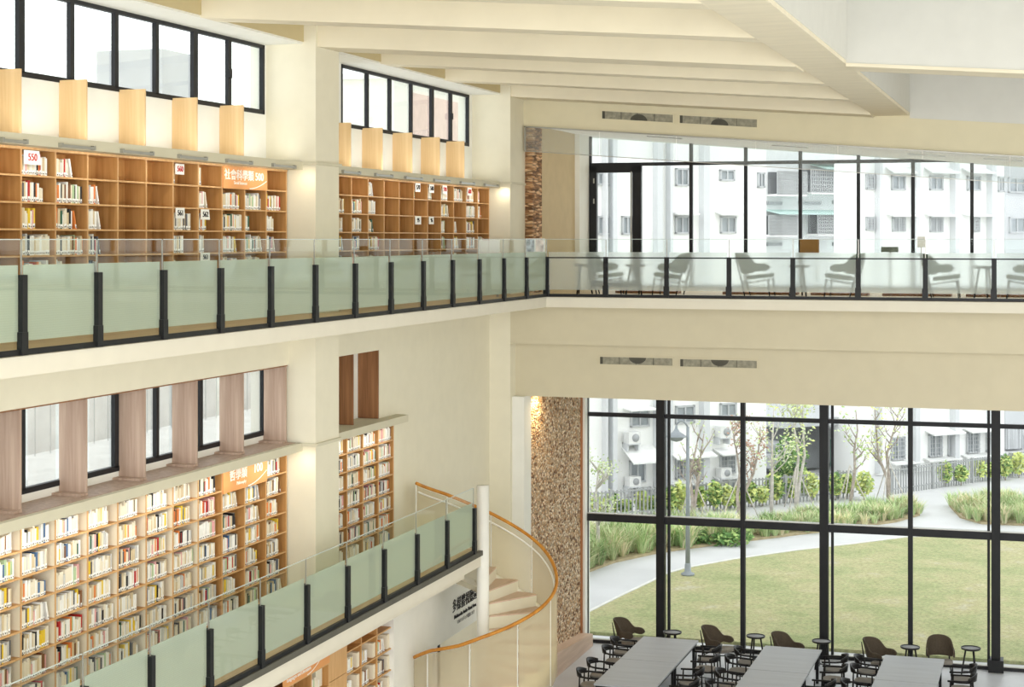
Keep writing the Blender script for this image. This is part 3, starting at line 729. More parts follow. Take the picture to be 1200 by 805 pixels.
# upper facade window with door
w = empty('window_5', (-2, 39.9, Z3), None, None); w['kind'] = 'structure'
mull = [fs(q) for q in (810, 874, 938, 1006, 1070, 1139, 1206)]; pitch = mull[-1] - mull[-2]
mull += [mull[-1] + 1.32 * k for k in range(1, 8)]
mb = MB(); fbox(mb, 0, SE, Z3, Z3 + .08); fbox(mb, .1, SE, 10.02, 10.10); fbox(mb, 0.08, .17, Z3, 11)
mb.build('window_frame', FRAME, w)
for sx in mull:
    mb = MB(); fbox(mb, sx - .04, sx + .04, Z3, 11); mb.build('mullion', FRAME, w)
mb = MB(); fbox(mb, .1, SE, Z3 + .08, 11, -.01, 0); mb.build('window_pane', GLASSW, w)
# head closing piece above the sloping ceiling
struct('wall_back.002', fbox(MB(), 0, SE, 6.7, Z3, -.1, .1), WHITEP)
struct('wall_back.003', fbox(MB(), -1, SE, 4.8, 6.7, -.3, .1), WHITEP)
d = empty('door_2', (-10.3, 39.6, Z3), None, None); d['kind'] = 'structure'
s0, s1 = fs(691.5), fs(752)
mb = MB(); fbox(mb, s0, s0 + .18, Z3, 10.02, -.07, .08); fbox(mb, s1 - .22, s1, Z3, 10.02, -.07, .08); fbox(mb, s0, s1, 9.86, 10.08, -.07, .08); fbox(mb, s0, s1, Z3, Z3 + .18, -.07, .08)
mb.build('door_frame', BLACK, d)
sh = fs(741)
mb = MB(); a = FO + FU * sh + FN * .14; mb.tube([(a.x, a.y, 7.35), (a.x, a.y, 9.88)], .022)
for zq in (7.6, 9.7): b = FO + FU * sh + FN * .06; mb.tube([(a.x, a.y, zq), (b.x, b.y, zq)], .012)
mb.build('door_handle', STEEL, d)
mb = MB()
for zq in (7.6, 9.1, 9.6): fbox(mb, s0 + .1, s0 + .13, zq, zq + .12, .08, .1)
mb.build('door_hinge', STEEL, d)

# ================================================================ SPIRAL STAIR
SX, SY = -10.2, 29.12
R0 = 1.37
RV = Vector((CS, SN, 0)); FV = Vector((-SN, CS, 0))
KZ = [(-178, .40), (-171, .46), (-132, .85), (-107, 1.01), (-90, 1.17), (-30, 1.66), (0, 1.92), (37, 2.38), (68, 2.73), (90, 2.98), (123, 3.33), (157, 3.62), (178, 3.78)]
def zrail(t):
    for (a, za), (b, zb_) in zip(KZ, KZ[1:]):
        if t <= b: return za + (zb_ - za) * (t - a) / (b - a)
    return KZ[-1][1]
def sp(t, r=R0):
    t = math.radians(t); v = RV * (math.cos(t) * r) + FV * (math.sin(t) * r); return Vector((SX + v.x, SY + v.y, 0))
st = empty('spiral_staircase', (SX, SY, ZG), 'cream spiral staircase with curved glass guard and wooden handrail around a white post', 'staircase')
MB().lathe([(.115, 0), (.115, 3.66 - ZG - .0)], (SX, SY, ZG), 28).build('centre_post', WHITEP, st)
ts = [-171 + 4 * k for k in range(int(328 / 4) + 1)]
pts = [sp(t) + Vector((0, 0, zrail(t))) for t in ts]
MB().tube(pts, .032, 10).build('handrail', RAILW, st)
pts = [sp(t, R0 - .04) + Vector((0, 0, zrail(t) - .16)) for t in ts]
MB().tube(pts, .018, 6).build('inner_tube_rail', WHITEP, st)
nt_ = 17; step = 328 / nt_
for i in range(nt_):
    a0 = 157 - step * i; a1 = a0 - step
    zt = zrail((a0 + a1) / 2) - 1.08
    mb = MB(); m2 = MB()
    r_in, r_out = .1, R0 - .03
    A = [sp(a0 + .0, r_in), sp(a0, r_out), sp((a0 + a1) / 2, r_out), sp(a1, r_out), sp(a1, r_in)]
    A = A[::-1]
    mb.prism([(p.x, p.y) for p in A], zt - .24, zt - .025)
    m2.prism([(p.x, p.y) for p in A], zt - .025, zt)
    tr = mb.build('tread', CREAM, st); m2.build('tread_board', PLINTH, tr)
# curved glass guard in panels
npan = 9; ps = 330 / npan
for i in range(npan):
    a0 = 158 - ps * i; a1 = a0 - ps + .8
    mb = MB(); n = 8; vs = []
    for k in range(n + 1):
        t = a0 + (a1 - a0) * k / n; zr_ = zrail(t) - .05
        zbm = max(zr_ - 1.6, ZG)
        for rr in (R0 + .006, R0 - .006):
            p = sp(t, rr); vs += [(p.x, p.y, zbm), (p.x, p.y, zr_)]
    fs_ = []
    for k in range(n):
        q = k * 4; fs_ += [(q, q + 1, q + 5, q + 4), (q + 2, q + 6, q + 7, q + 3), (q + 1, q + 3, q + 7, q + 5), (q, q + 4, q + 6, q + 2)]
    mb.add(vs, fs_, 0, True); mb.build('glass_guard', GLASSS, st)
    p = sp(a0 - .3, R0); zz = zrail(a0)
    MB().tube([(p.x, p.y, max(zz - 1.6, ZG)), (p.x, p.y, zz - .04)], .012, 6).build('guard_joint', WHITEP, st)
# skirt below the treads
mb = MB(); vs = []; fs_ = []; n = 80
for k in range(n + 1):
    t = 157 - 328 * k / n
    for rr in (R0 - .02, R0 - .06):
        p = sp(t, rr); z1 = zrail(t) - 1.12; vs += [(p.x, p.y, max(z1 - .42, ZG)), (p.x, p.y, z1)]
for k in range(n):
    q = k * 4; fs_ += [(q, q + 1, q + 5, q + 4), (q + 2, q + 6, q + 7, q + 3), (q + 1, q + 3, q + 7, q + 5), (q, q + 4, q + 6, q + 2)]
mb.add(vs, fs_, 0, True); mb.build('stringer', CREAM, st)
MB().prism([(sp(t, R0 - .1).x, sp(t, R0 - .1).y) for t in range(150, 211, 10)] + [(SX, SY)], ZG, -.72).build('bottom_landing', CREAM, st)
mb = MB(); p = sp(-171); mb.tube([(p.x, p.y, ZG), (p.x, p.y, zrail(-171) - .03)], .02, 8); mb.build('newel', WHITEP, st)

# ================================================================ TABLES
def make_table(x0, x1, y0, y1, label):
    t = empty('reading_table', ((x0 + x1) / 2, (y0 + y1) / 2, ZG), label, 'table', 'grey reading tables')
    MB().box(x0, x1, y0, y1, ZG + .70, ZG + .74).build('tabletop', TABLE, t, bevel=.004)
    MB().box(x0 + .03, x1 - .03, y0 + .03, y1 - .03, ZG + .64, ZG + .70).build('apron', BLKWOOD, t)
    for a in (x0 + .06, x1 - .12):
        for b in (y0 + .06, y1 - .12): MB().box(a, a + .06, b, b + .06, ZG, ZG + .64).build('leg', BLACK, t)
cols = [(-9.22, -7.93, 'left'), (-6.39, -5.12, 'middle'), (-3.73, -2.45, 'right')]
for x0, x1, nm in cols:
    make_table(x0, x1, 35.44, 37.6, f'grey-topped reading table nearest the window in the {nm} row')
    make_table(x0, x1, 33.26, 35.42, f'grey-topped reading table at the front of the {nm} row, second from the window')

# ---- armchair
def arm_chair():
    c = empty('armchair', (0, 0, 0), 'x', 'chair', 'black wooden armchairs at the reading tables')
    # faces +x (towards the table)
    mb = MB(); n = 20; pr = []
    for k in range(n):
        a = 2 * PI * k / n; e = .75
        pr.append((.235 * math.copysign(abs(math.cos(a)) ** e, math.cos(a)) + .01, .245 * math.copysign(abs(math.sin(a)) ** e, math.sin(a))))
    mb.prism(pr, .425, .455); mb.build('seat', BLKWOOD, c)
    mb = MB(); mb.prism([(x * .94, y * .94) for x, y in pr], .455, .485); mb.build('seat_pad', PAD, c)
    for sx, sy, top in ((.22, .25, .66), (.22, -.25, .66), (-.2, .22, .68), (-.2, -.22, .68)):
        MB().tube([(sx * 1.08, sy * 1.06, 0), (sx, sy, .44), (sx * .96, sy * 1.02, top)], [.013, .019, .015], 8).build('leg', BLKWOOD, c)
    pts = [(.27, -.27, .665)]
    for k in range(13):
        a = math.radians(-90 - 180 * k / 12); pts.append((-.02 + .26 * math.cos(a) , .275 * math.sin(a), .675 + .02 * math.sin(math.radians(180 * k / 12))))
    pts.append((.27, .27, .665))
    MB().tube(pts, .021, 8).build('arm_rail', BLKWOOD, c)
    mb = MB(); vs = []; fs_ = []; n = 12
    for k in range(n + 1):
        u = k / n; a = math.radians(180 - 62 + 124 * u); hgt = .085 + .065 * math.sin(PI * u)
        for rr in (.275, .245):
            tilt = .02
            vs += [(-.02 + rr * math.cos(a), rr * 1.04 * math.sin(a), .66), (-.02 + (rr + tilt) * math.cos(a), (rr + tilt) * 1.04 * math.sin(a), .66 + hgt)]
    for k in range(n):
        q = k * 4; fs_ += [(q, q + 4, q + 5, q + 1), (q + 2, q + 3, q + 7, q + 6), (q + 1, q + 5, q + 7, q + 3), (q, q + 2, q + 6, q + 4)]
    fs_ += [(0, 1, 3, 2), (n * 4, n * 4 + 2, n * 4 + 3, n * 4 + 1)]
    mb.add(vs, fs_, 0, True); mb.build('backrest', BLKWOOD, c)
    MB().tube([(-.2, -.22, .2), (.22, -.25, .2)], .01, 6).build('stretcher', BLKWOOD, c)
    MB().tube([(-.2, .22, .2), (.22, .25, .2)], .01, 6).build('stretcher', BLKWOOD, c)
    return c
AC = arm_chair(); used = False
def place(proto, flag, x, y, z, rz, label, group=None):
    o = proto if not flag[0] else copy_tree(proto)
    flag[0] = True
    o.location = (x, y, z); o.rotation_euler = (0, 0, rz); o['label'] = label
    if group: o['group'] = group
    return o
fl = [False]
rws = [37.15, 36.3, 35.0, 34.15, 33.5]
rws = [37.1, 36.25, 35.0, 34.1]
for x0, x1, nm in cols:
    for i, y in enumerate(rws):
        place(AC, fl, x0 - .33 + random.uniform(-.03, .03), y + random.uniform(-.06, .06), ZG, random.uniform(-.1, .1), f'black curved-back armchair on the left side of the {nm} table row, {ORD[i]} from the window')
    for i, y in enumerate(rws):
        place(AC, fl, x1 + (.42 if i % 2 else .36) + random.uniform(-.03, .05), y + random.uniform(-.06, .06), ZG, PI + random.uniform(-.12, .12), f'black curved-back armchair on the right side of the {nm} table row, {ORD[i]} from the window')

# ---- lounge chair with winged shell
def lounge(upm, padm, grp):
    c = empty('lounge_chair', (0, 0, 0), 'x', 'chair', grp)   # faces +x
    nu, nv = 32, 10; vs = []; fs_ = []
    for i in range(nu + 1):
        u = -1 + 2 * i / nu; au = abs(u); sg_ = 1 if u >= 0 else -1
        pc = min(au, .72) / .72 * math.radians(86); ext = max(0, au - .72) * .85
        hl = .085 - .02 * math.exp(-((au - .66) / .06) ** 2)
        if au > .84: hl *= math.sqrt(max(.02, 1 - ((au - .84) / .16) ** 2))
        k = 1 / (1 + math.exp(-(au - .56) * 30))
        top = (.91 - .05 * (au / .5) ** 3) * (1 - k) + (.60 + hl) * k
        bot = .47 * (1 - k) + (.60 - hl) * k
        for j in range(nv + 1):
            v = j / nv; z = bot + (top - bot) * v; rr = .30
            x = -.02 - rr * math.cos(pc) - (z - .47) * .36 * math.cos(pc) + ext; y = sg_ * (rr * math.sin(pc) - .05 * ext)
            vs.append((x, y, z))
    for i in range(nu):
        for j in range(nv):
            q = i * (nv + 1) + j; fs_.append((q, q + 1, q + nv + 2, q + nv + 1))
    mb = MB(); mb.add(vs, fs_, 0, True); o = mb.build('backrest', upm, c)
    sd = o.modifiers.new('s', 'SOLIDIFY'); sd.thickness = .04; sd.offset = 0
    ss = o.modifiers.new('b', 'SUBSURF'); ss.levels = 1; ss.render_levels = 1
    mb = MB(); n = 20; pr = []
    for k in range(n):
        a = 2 * PI * k / n; e = .62
        pr.append((.27 * math.copysign(abs(math.cos(a)) ** e, math.cos(a)) + .06, .27 * math.copysign(abs(math.sin(a)) ** e, math.sin(a))))
    lowv = [(x, y, .34 + .12 * (x + .2)) for x, y in pr]; hiv = [(x, y, z + .085) for x, y, z in lowv]
    mb.add(lowv + hiv, [tuple(range(n))[::-1], tuple(range(n, 2 * n))] + [(i, (i + 1) % n, n + (i + 1) % n, n + i) for i in range(n)], 0)
    o = mb.build('seat', padm, c, bevel=.02)
    for sy in (-.25, .25):
        MB().tube([(.31, sy * 1.05, 0), (.27, sy * .95, .37)], [.012, .018], 8).build('leg', BLKWOOD, c)
        MB().tube([(-.28, sy * 1.05, 0), (-.42, sy * .9, .42), (-.48, sy * .72, .80)] if False else [(-.22, sy * 1.05, 0), (-.33, sy * .9, .45), (-.45, sy * .62, .82)], [.012, .018, .012], 8).build('leg', BLKWOOD, c)
        MB().tube([(.28, sy * .95, .35), (-.30, sy * .92, .26)], .012, 6).build('side_rail', BLKWOOD, c)
    MB().tube([(-.28, -.23, .3), (-.28, .23, .3)], .012, 6).build('cross_rail', BLKWOOD, c)
    return c
LC = lounge(UPH, PAD, 'wing-back lounge chairs along the garden window'); fl = [False]
tocam = math.atan2(-38.6, 9)
gl = [(-9.7, 38.4, -.25, 'leftmost of the five'), (-7.55, 38.25, -.35, 'second from left'), (-5.9, 38.1, -.45, 'half hidden behind the middle table row'), (-3.85, 38.2, -.5, 'second from right'), (-2.62, 38.75, -1.42, 'rightmost, seen square from behind')]
for x, y, rz, wh in gl:
    place(LC, fl, x, y, ZG, rz, f'dark wing-back lounge chair by garden window, {wh}')
LG = lounge(GREENUP, GREENUP, 'green lounge chairs behind the frosted upper railing'); fl = [False]
ug = [(-9.36, 34.95, .15, 'leftmost'), (-7.98, 34.9, PI - .1, 'second from left, turned left'), (-6.1, 34.95, -.05, 'third from left, facing right'), (-4.35, 35.0, PI - .1, 'fourth from left, facing left'), (-2.3, 35.0, 0.0, 'fifth from left, facing right'), (-.75, 35.0, PI, 'rightmost, cut by the frame edge')]
for x, y, rz, wh in ug:
    place(LG, fl, x, y, Z3, rz, f'green lounge chair blurred behind the frosted upper railing, {wh}')

# ---- side tables
def stool():
    c = empty('side_table', (0, 0, 0), 'x', 'side table', 'g')
    MB().lathe([(.0, .60), (.17, .60), (.215, .615), (.22, .65), (.21, .65), (.205, .628), (0, .626)], n=28).build('tabletop', BLKWOOD, c)
    MB().lathe([(0, .627), (.2, .629), (.2, .633), (0, .634)], n=28).build('inset_top', mat('grey_inset', srgb(150, 150, 152), .5), c)
    for k in range(3):
        a = 2 * PI * k / 3 + .5
        MB().tube([(.21 * math.cos(a), .21 * math.sin(a), 0), (.11 * math.cos(a), .11 * math.sin(a), .61)], [.017, .021], 8).build('leg', BLKWOOD, c)
    p = [(.185 * math.cos(2 * PI * k / 3 + .5), .185 * math.sin(2 * PI * k / 3 + .5), .1) for k in range(3)]
    mb = MB()
    for k in range(3): mb.tube([(0, 0, .1), p[k]], .01, 6)
    mb.build('stretcher', BLKWOOD, c)
    return c
SB = stool(); fl = [False]
for x, y, wh in ((-8.77, 38.62, 'leftmost, behind the left table row'), (-6.83, 38.86, 'second from left, between two lounge chairs'), (-5.3, 38.85, 'standing against the central window post'), (-3.3, 38.92, 'behind the far edge of the right table row'), (-1.98, 39.25, 'rightmost, with its three legs in full view')):
    place(SB, fl, x, y, ZG, random.uniform(0, 2), f'round black side table by garden window, {wh}', 'round side tables by the garden window')
for x, y, wh in ((-8.75, 34.95, 'left of the second green chair'), (-5.25, 35.1, 'between the facing third and fourth chairs'), (-1.5, 35.1, 'right of the fifth green chair'), (-9.95, 35.0, 'at the far left corner')):
    place(SB, fl, x, y, Z3, random.uniform(0, 2), f'round side table blurred behind the frosted upper railing, {wh}', 'round side tables on the upper gallery')
# benches on the upper floor by the window
for i, (a, b) in enumerate(((-9.4, -8.0), (-7.0, -5.4), (-5.1, -3.9), (-3.6, -2.2), (-1.9, .5))):
    t = MB().box(a, b, 35.7, 36.1, Z3, Z3 + .05).build('wooden_platform', WALN, None, f'low brown wooden platform on the upper floor seen under the frosted glass, {ORD[i]} from left', 'platform', 'low wooden platforms on the upper floor')

# displays behind the corner of the rail
def board(x0, x1, y, z0, z1, m, label, name='display_board'):
    return MB().box(x0, x1, y, y + .03, z0, z1).build(name, m, None, label, 'display')
def on(px, y): 
    return W(px, 280, y=y).x
bx = empty('book_truck', (-11.3, 32.6, Z3), 'white book cart with upright panels behind the upper rail corner', 'cart')
MB().box(on(560, 32.4), on(585, 32.4), 32.4, 32.43, Z3 + .55, Z3 + 1.18).build('panel', PAPER, bx)
MB().box(on(560, 32.4), on(585, 32.4), 32.43, 32.7, Z3 + .5, Z3 + .55).build('shelf', PAPER, bx)
for q in (562, 583): MB().box(on(q, 32.5), on(q, 32.5) + .04, 32.43, 32.47, Z3, Z3 + .5).build('leg', STEEL, bx)
ph = empty('poster_stand', (-10.7, 33.9, Z3), 'white stand with two printed pictures at the upper gallery corner', 'display')
MB().box(on(616, 33.9), on(638, 33.9), 33.9, 33.93, Z3 + .5, Z3 + 1.21).build('board', PAPER, ph)
MB().box(on(617, 33.89), on(626, 33.89), 33.88, 33.9, Z3 + .93, Z3 + 1.19).build('picture', mat('grey_picture', srgb(170, 176, 184), .6, var=.5, scale=9), ph)
MB().box(on(628, 33.89), on(637, 33.89), 33.88, 33.9, Z3 + .93, Z3 + 1.19).build('picture', mat('pink_picture', srgb(226, 204, 196), .6, var=.2, scale=9), ph)
for q in (617, 636): MB().box(on(q, 33.92), on(q, 33.92) + .04, 33.93, 33.97, Z3, Z3 + .5).build('leg', STEEL, ph)
cd = W(957, 290, y=38.8)
ub = empty('upright_box', (cd.x - .17, 38.85, Z3), 'brown upright box on thin legs against the upper window near the middle', 'box')
MB().box(cd.x - .38, cd.x + .04, 38.75, 38.95, 7.9, 8.22).build('box_body', mat('brown_fabric', srgb(150, 112, 62), .8), ub)
for q in (-.32, -.02): MB().box(cd.x + q, cd.x + q + .02, 38.84, 38.86, Z3, 7.9).build('leg', STEEL, ub)
mb = MB(); mb.box(W(1033, 290, y=38.6).x, W(1052, 290, y=38.6).x, 38.5, 38.8, Z3 + .9, Z3 + 1.02); mb.box(W(1042, 290, y=38.6).x, W(1042, 290, y=38.6).x + .04, 38.62, 38.66, Z3, Z3 + .9)
mb.build('reading_stand', mat('grey_green', srgb(120, 128, 116), .7), None, 'small grey-green stand top by the upper window, right of the middle', 'stand')
sg = W(1075, 284, y=36); mb = MB(); mb.box(sg.x, sg.x + .16, 36, 36.02, 8.05, 8.28); mb.tube([(sg.x + .08, 36.01, Z3), (sg.x + .08, 36.01, 8.05)], .012, 6); mb.lathe([(.14, 0), (.14, .02)], (sg.x + .08, 36.01, Z3), 16)
mb.build('notice_stand', PAPER, None, 'small white notice on a thin stand behind the upper rail', 'sign')

exec_ext = True
# ================================================================ OUTSIDE
def g(px, py, z=ZG): v = W(px, py, z=z); return (v.x, v.y)
edge = [(690, 717), (730, 697), (766, 680), (784, 671), (805, 665), (860, 655), (930, 645), (1000, 637), (1063, 629), (1120, 627), (1200, 632), (1280, 642), (1400, 670)]
pl = [g(*p) for p in edge]
poly = [(-16, 40.6)] + [(30, 42)] + [pl[-1]] + pl[::-1][1:] + [(-16, 42)]
mb = MB(); mb.prism(poly, ZG - .12, ZG - .02); mb.build('lawn', LAWN, None, None, None, None, 'structure')
PAVE = mat('pale_concrete', srgb(196, 196, 196), .8, var=.03, scale=.8)
MB().box(-70, 90, 40.45, 160, ZG - .4, ZG - .1).build('ground', PAVE, None, None, None, None, 'structure')
mb = MB(); prev = None
for (a, b) in zip(pl, pl[1:]):
    d = (Vector(b) - Vector(a)).normalized(); nn = Vector((-d.y, d.x)) * .1
    mb.hexa([(a[0], a[1], ZG - .1), (b[0], b[1], ZG - .1), (b[0] + nn.x, b[1] + nn.y, ZG - .1), (a[0] + nn.x, a[1] + nn.y, ZG - .1)], [(a[0], a[1], ZG), (b[0], b[1], ZG), (b[0] + nn.x, b[1] + nn.y, ZG), (a[0] + nn.x, a[1] + nn.y, ZG)])
mb.build('path_kerb', mat('kerb_concrete', srgb(214, 213, 208), .8), None, None, None, None, 'structure')
# planting beds
def inpoly(p, poly):
    c = False; j = len(poly) - 1
    for i in range(len(poly)):
        if (poly[i][1] > p[1]) != (poly[j][1] > p[1]) and p[0] < (poly[j][0] - poly[i][0]) * (p[1] - poly[i][1]) / (poly[j][1] - poly[i][1]) + poly[i][0]: c = not c
        j = i
    return c
GR = [mat('grass_green', srgb(190, 208, 152), .9, var=.12, scale=.6), mat('grass_straw', srgb(228, 218, 180), .9, var=.1, scale=.6), mat('grass_deep', srgb(150, 180, 120), .9, var=.12, scale=.6)]
def bed(name, pxpoly, label, ncl, hgt):
    pol = [g(*p) for p in pxpoly]
    soil = MB().prism(pol, ZG - .1, ZG - .03); 
    soil.build('planting_bed', mat('soil', srgb(170, 156, 124), .95, var=.1), None, None, None, None, 'structure')
    xs_, ys_ = [p[0] for p in pol], [p[1] for p in pol]; mb = MB(); c = 0; tries = 0
    while c < ncl and tries < 20000:
        tries += 1
        x = random.uniform(min(xs_), max(xs_)); y = random.uniform(min(ys_), max(ys_))
        if not inpoly((x, y), pol): continue
        c += 1; h0 = hgt * random.uniform(.6, 1.1)
        mi0 = random.choices([0, 1, 2], [5, 3, 2])[0]
        for b in range(56):
            a = random.uniform(0, 2 * PI); sp_ = random.uniform(.1, .95) * h0; hh = h0 * random.uniform(.45, 1.0)
            dx, dy = math.cos(a), math.sin(a); w_ = .007 + .007 * random.random()
            bx_, by_ = x + dx * .08, y + dy * .08
            m1 = (bx_ + dx * sp_ * .35, by_ + dy * sp_ * .35, ZG + hh * .65); m2 = (bx_ + dx * sp_, by_ + dy * sp_, ZG + hh)
            px_, py_ = -dy * w_, dx * w_
            mb.add([(bx_ - px_, by_ - py_, ZG - .04), (bx_ + px_, by_ + py_, ZG - .04), (m1[0] + px_, m1[1] + py_, m1[2]), (m1[0] - px_, m1[1] - py_, m1[2]), m2], [(0, 1, 2, 3), (3, 2, 4)], mi0 if random.random() < .7 else random.choice([0, 1, 2]))
    mb.build(name, GR, None, label, 'ornamental grass', None, 'stuff')
bed('ornamental_grass', [(670, 678), (690, 667), (720, 656), (766, 646), (805, 640), (860, 633), (860, 622), (805, 622), (740, 626), (690, 632), (670, 636)][::1], 'tall tufted ornamental grass beside the curving path, left of the lawn', 170, .95)
bed('ornamental_grass', [(860, 633), (940, 623), (1000, 616), (1050, 609), (1078, 601), (1070, 592), (1040, 594), (1000, 600), (940, 606), (880, 616), (860, 622)], 'ornamental grass strip between the path and the fence, middle', 230, .55)
bed('ornamental_grass', [(1112, 590), (1125, 604), (1150, 611), (1200, 613), (1290, 613), (1290, 592), (1180, 588), (1130, 586)], 'rounded bed of ornamental grass at the right of the path', 190, .65)

# vertical planes along the fence direction
f0 = Vector((*g(690, 607), 0)); f1 = Vector((*g(1003, 578), 0))
U = (f1 - f0).normalized(); NB_ = Vector((U.y, -U.x, 0))
if NB_.dot(-f0) < 0: NB_ = -NB_
class Plane:
    def __init__(s, off, O=None):
        s.O = (O or f0) - NB_ * off
    def st(s, px, py):
        d = Vector(ray(px, py)); t = (s.O.xy.dot(NB_.xy)) / d.xy.dot(NB_.xy)
        p = Vector((0, 0, CZ)) + d * t
        return (Vector((p.x, p.y, 0)) - s.O).dot(U), p.z
    def box(s, mb, s0, s1, z0, z1, d0, d1, mi=0):   # depth d0 (back) .. d1 (towards camera)
        q = [s.O + U * s0 + NB_ * d1, s.O + U * s1 + NB_ * d1, s.O + U * s1 + NB_ * d0, s.O + U * s0 + NB_ * d0]
        return mb.hexa([(p.x, p.y, z0) for p in q], [(p.x, p.y, z1) for p in q], mi)
    def rect(s, x0, y0, x1, y1):
        ya = (y0 + y1) / 2
        return s.st(x0, ya)[0], s.st(x1, ya)[0], s.st((x0 + x1) / 2, y1)[1], s.st((x0 + x1) / 2, y0)[1]
BWH = mat('render_white', srgb(246, 246, 244), .8, var=.01, scale=.5); BGR = mat('render_grey', srgb(196, 198, 200), .8, var=.03, scale=.6)
PIL = mat('pilaster_grey', srgb(212, 214, 216), .8, var=.01); WGL = mat('dim_window', srgb(158, 164, 168), .3, var=.1, scale=1.5); WFR = mat('window_frame_grey', srgb(188, 190, 192), .6)
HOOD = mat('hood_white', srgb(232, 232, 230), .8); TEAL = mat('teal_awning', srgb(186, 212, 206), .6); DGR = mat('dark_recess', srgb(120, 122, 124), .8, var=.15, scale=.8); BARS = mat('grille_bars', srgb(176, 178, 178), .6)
def bld(pl_, label, px0, px1, ztop, m, windows=(), pil=(), hoods=(), depth=1.6, group=None):
    s0 = pl_.st(px0, 400)[0]; s1 = pl_.st(px1, 400)[0]
    b0 = pl_.O + U * (s0 + s1) / 2
    e = empty('building', (b0.x, b0.y, ZG), label, 'building')
    pl_.box(MB(), s0, s1, ZG - .1, ztop, -depth, 0).build('wall', m, e)
    for (a, b) in pil:
        sa, sb = pl_.st(a, 400)[0], pl_.st(b, 400)[0]
        pl_.box(MB(), sa, sb, ZG, ztop, 0, .35).build('pilaster', PIL, e)
    for r in windows:
        sa, sb, za, zb_ = pl_.rect(*r[:4]); kind = r[4] if len(r) > 4 else 'w'
        fw = .07
        mb = MB(); pl_.box(mb, sa, sb, za, za + fw, 0, .1); pl_.box(mb, sa, sb, zb_ - fw, zb_, 0, .1); pl_.box(mb, sa, sa + fw, za, zb_, 0, .1); pl_.box(mb, sb - fw, sb, za, zb_, 0, .1)
        pl_.box(mb, (sa + sb) / 2 - .03, (sa + sb) / 2 + .03, za, zb_, 0, .09)
        if kind == 'g':
            n = 5
            for k in range(1, n): pl_.box(mb, sa + (sb - sa) * k / n - .015, sa + (sb - sa) * k / n + .015, za, zb_, .1, .13); pl_.box(mb, sa, sb, za + (zb_ - za) * k / n - .015, za + (zb_ - za) * k / n + .015, .1, .13)
        wf = mb.build('window', WFR, e)
        mb = MB(); pl_.box(mb, sa + fw, sb - fw, za + fw, zb_ - fw, 0, .03); mb.build('pane', WGL, wf)
        for ch in wf.children: ch.location = (0, 0, 0)
    for r in hoods:
        sa, sb, za, zb_ = pl_.rect(*r[:4]); dd = r[4] if len(r) > 4 else .6
        q = [pl_.O + U * sa, pl_.O + U * sb]
        mb = MB(); A, B = q; a2, b2 = A + NB_ * dd, B + NB_ * dd
        mb.hexa([(A.x, A.y, zb_ - .05), (B.x, B.y, zb_ - .05), (b2.x, b2.y, za), (a2.x, a2.y, za)][::-1], [(A.x, A.y, zb_), (B.x, B.y, zb_), (b2.x, b2.y, za + .06), (a2.x, a2.y, za + .06)][::-1])
        mb.build('window_hood', HOOD if len(r) < 6 else TEAL, e)
    return e
PA = Plane(4.0); PC = Plane(13.0); PD = Plane(7.5)
bld(PA, 'white apartment building with air conditioners beyond the lawn, left half of the view', 625, 898, 13.0, BWH,
    windows=[(737, 539, 755.5, 565), (738, 477, 760, 500), (791, 533, 809, 561, 'g'), (811, 532, 826, 560), (791, 475, 813, 496), (843, 529, 861, 555, 'g'), (843, 472, 862, 488), (743, 571, 762, 581), (797, 567, 815, 577), (849, 562, 862, 573),
             (699, 253, 714, 275), (699, 202, 714, 217), (728, 253, 741, 275), (790.5, 253, 807, 274), (791, 197, 806, 218), (843.5, 253.5, 861.6, 273.5), (842.7, 198.6, 860, 212), (887, 202, 895.6, 220)],
    pil=[(713, 718), (765, 771), (819, 826), (705, 707), (780, 783)], hoods=[(728, 522, 766, 540, .9), (782, 526, 829, 535, .7), (835, 524, 868, 531, .7), (784, 565, 829, 568, .4), (835, 557, 868, 560, .4), (786, 248, 812, 252, .5), (838, 248, 866, 252.5, .5), (730, 477, 762, 480, .6)])
PBc = Plane(4.3)
bld(PC, 'recessed grey apartment block with caged balconies between the white buildings', 880, 1030, 13.0, mat('render_pale', srgb(226, 228, 228), .8, var=.02),
    windows=[(898, 236, 915.5, 240), (935, 236, 961, 240), (975, 235, 996, 239), (898, 284, 915, 288), (944, 284, 958, 288), (975, 284, 1000, 288)],
    hoods=[(896, 246, 1004, 252, 1.2, 1), (950, 193, 1004, 200, 1.2, 1), (940, 188, 1000, 191, 1.0)])
# caged balconies
def cage(pl_, r, label, n=18, mrow=6):
    sa, sb, za, zb_ = pl_.rect(*r)
    b0 = pl_.O + U * (sa + sb) / 2
    e = empty('caged_balcony', (b0.x, b0.y, za), label, 'balcony', 'caged balconies of the recessed block')
    pl_.box(MB(), sa, sb, za - .1, za, 0, .9).build('balcony_floor', HOOD, e)
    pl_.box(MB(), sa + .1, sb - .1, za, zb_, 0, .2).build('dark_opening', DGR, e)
    mb = MB()
    for k in range(n + 1): q = sa + (sb - sa) * k / n; pl_.box(mb, q - .03, q + .03, za, zb_, .85, .9)
    for k in range(mrow + 1): q = za + (zb_ - za) * k / mrow; pl_.box(mb, sa, sb, q - .03, q + .03, .85, .9)
    mb.build('cage_bars', BARS, e)
cage(PC, (898, 202, 932, 228), 'caged balcony of the recessed block, upper left')
cage(PC, (937, 200, 1003, 226), 'wide caged balcony of the recessed block, upper right', 26)
cage(PC, (888, 253, 920, 275), 'caged balcony below the teal awning, lower left')
cage(PC, (945, 252, 1003, 274), 'wide caged balcony below the teal awning, lower right', 24)
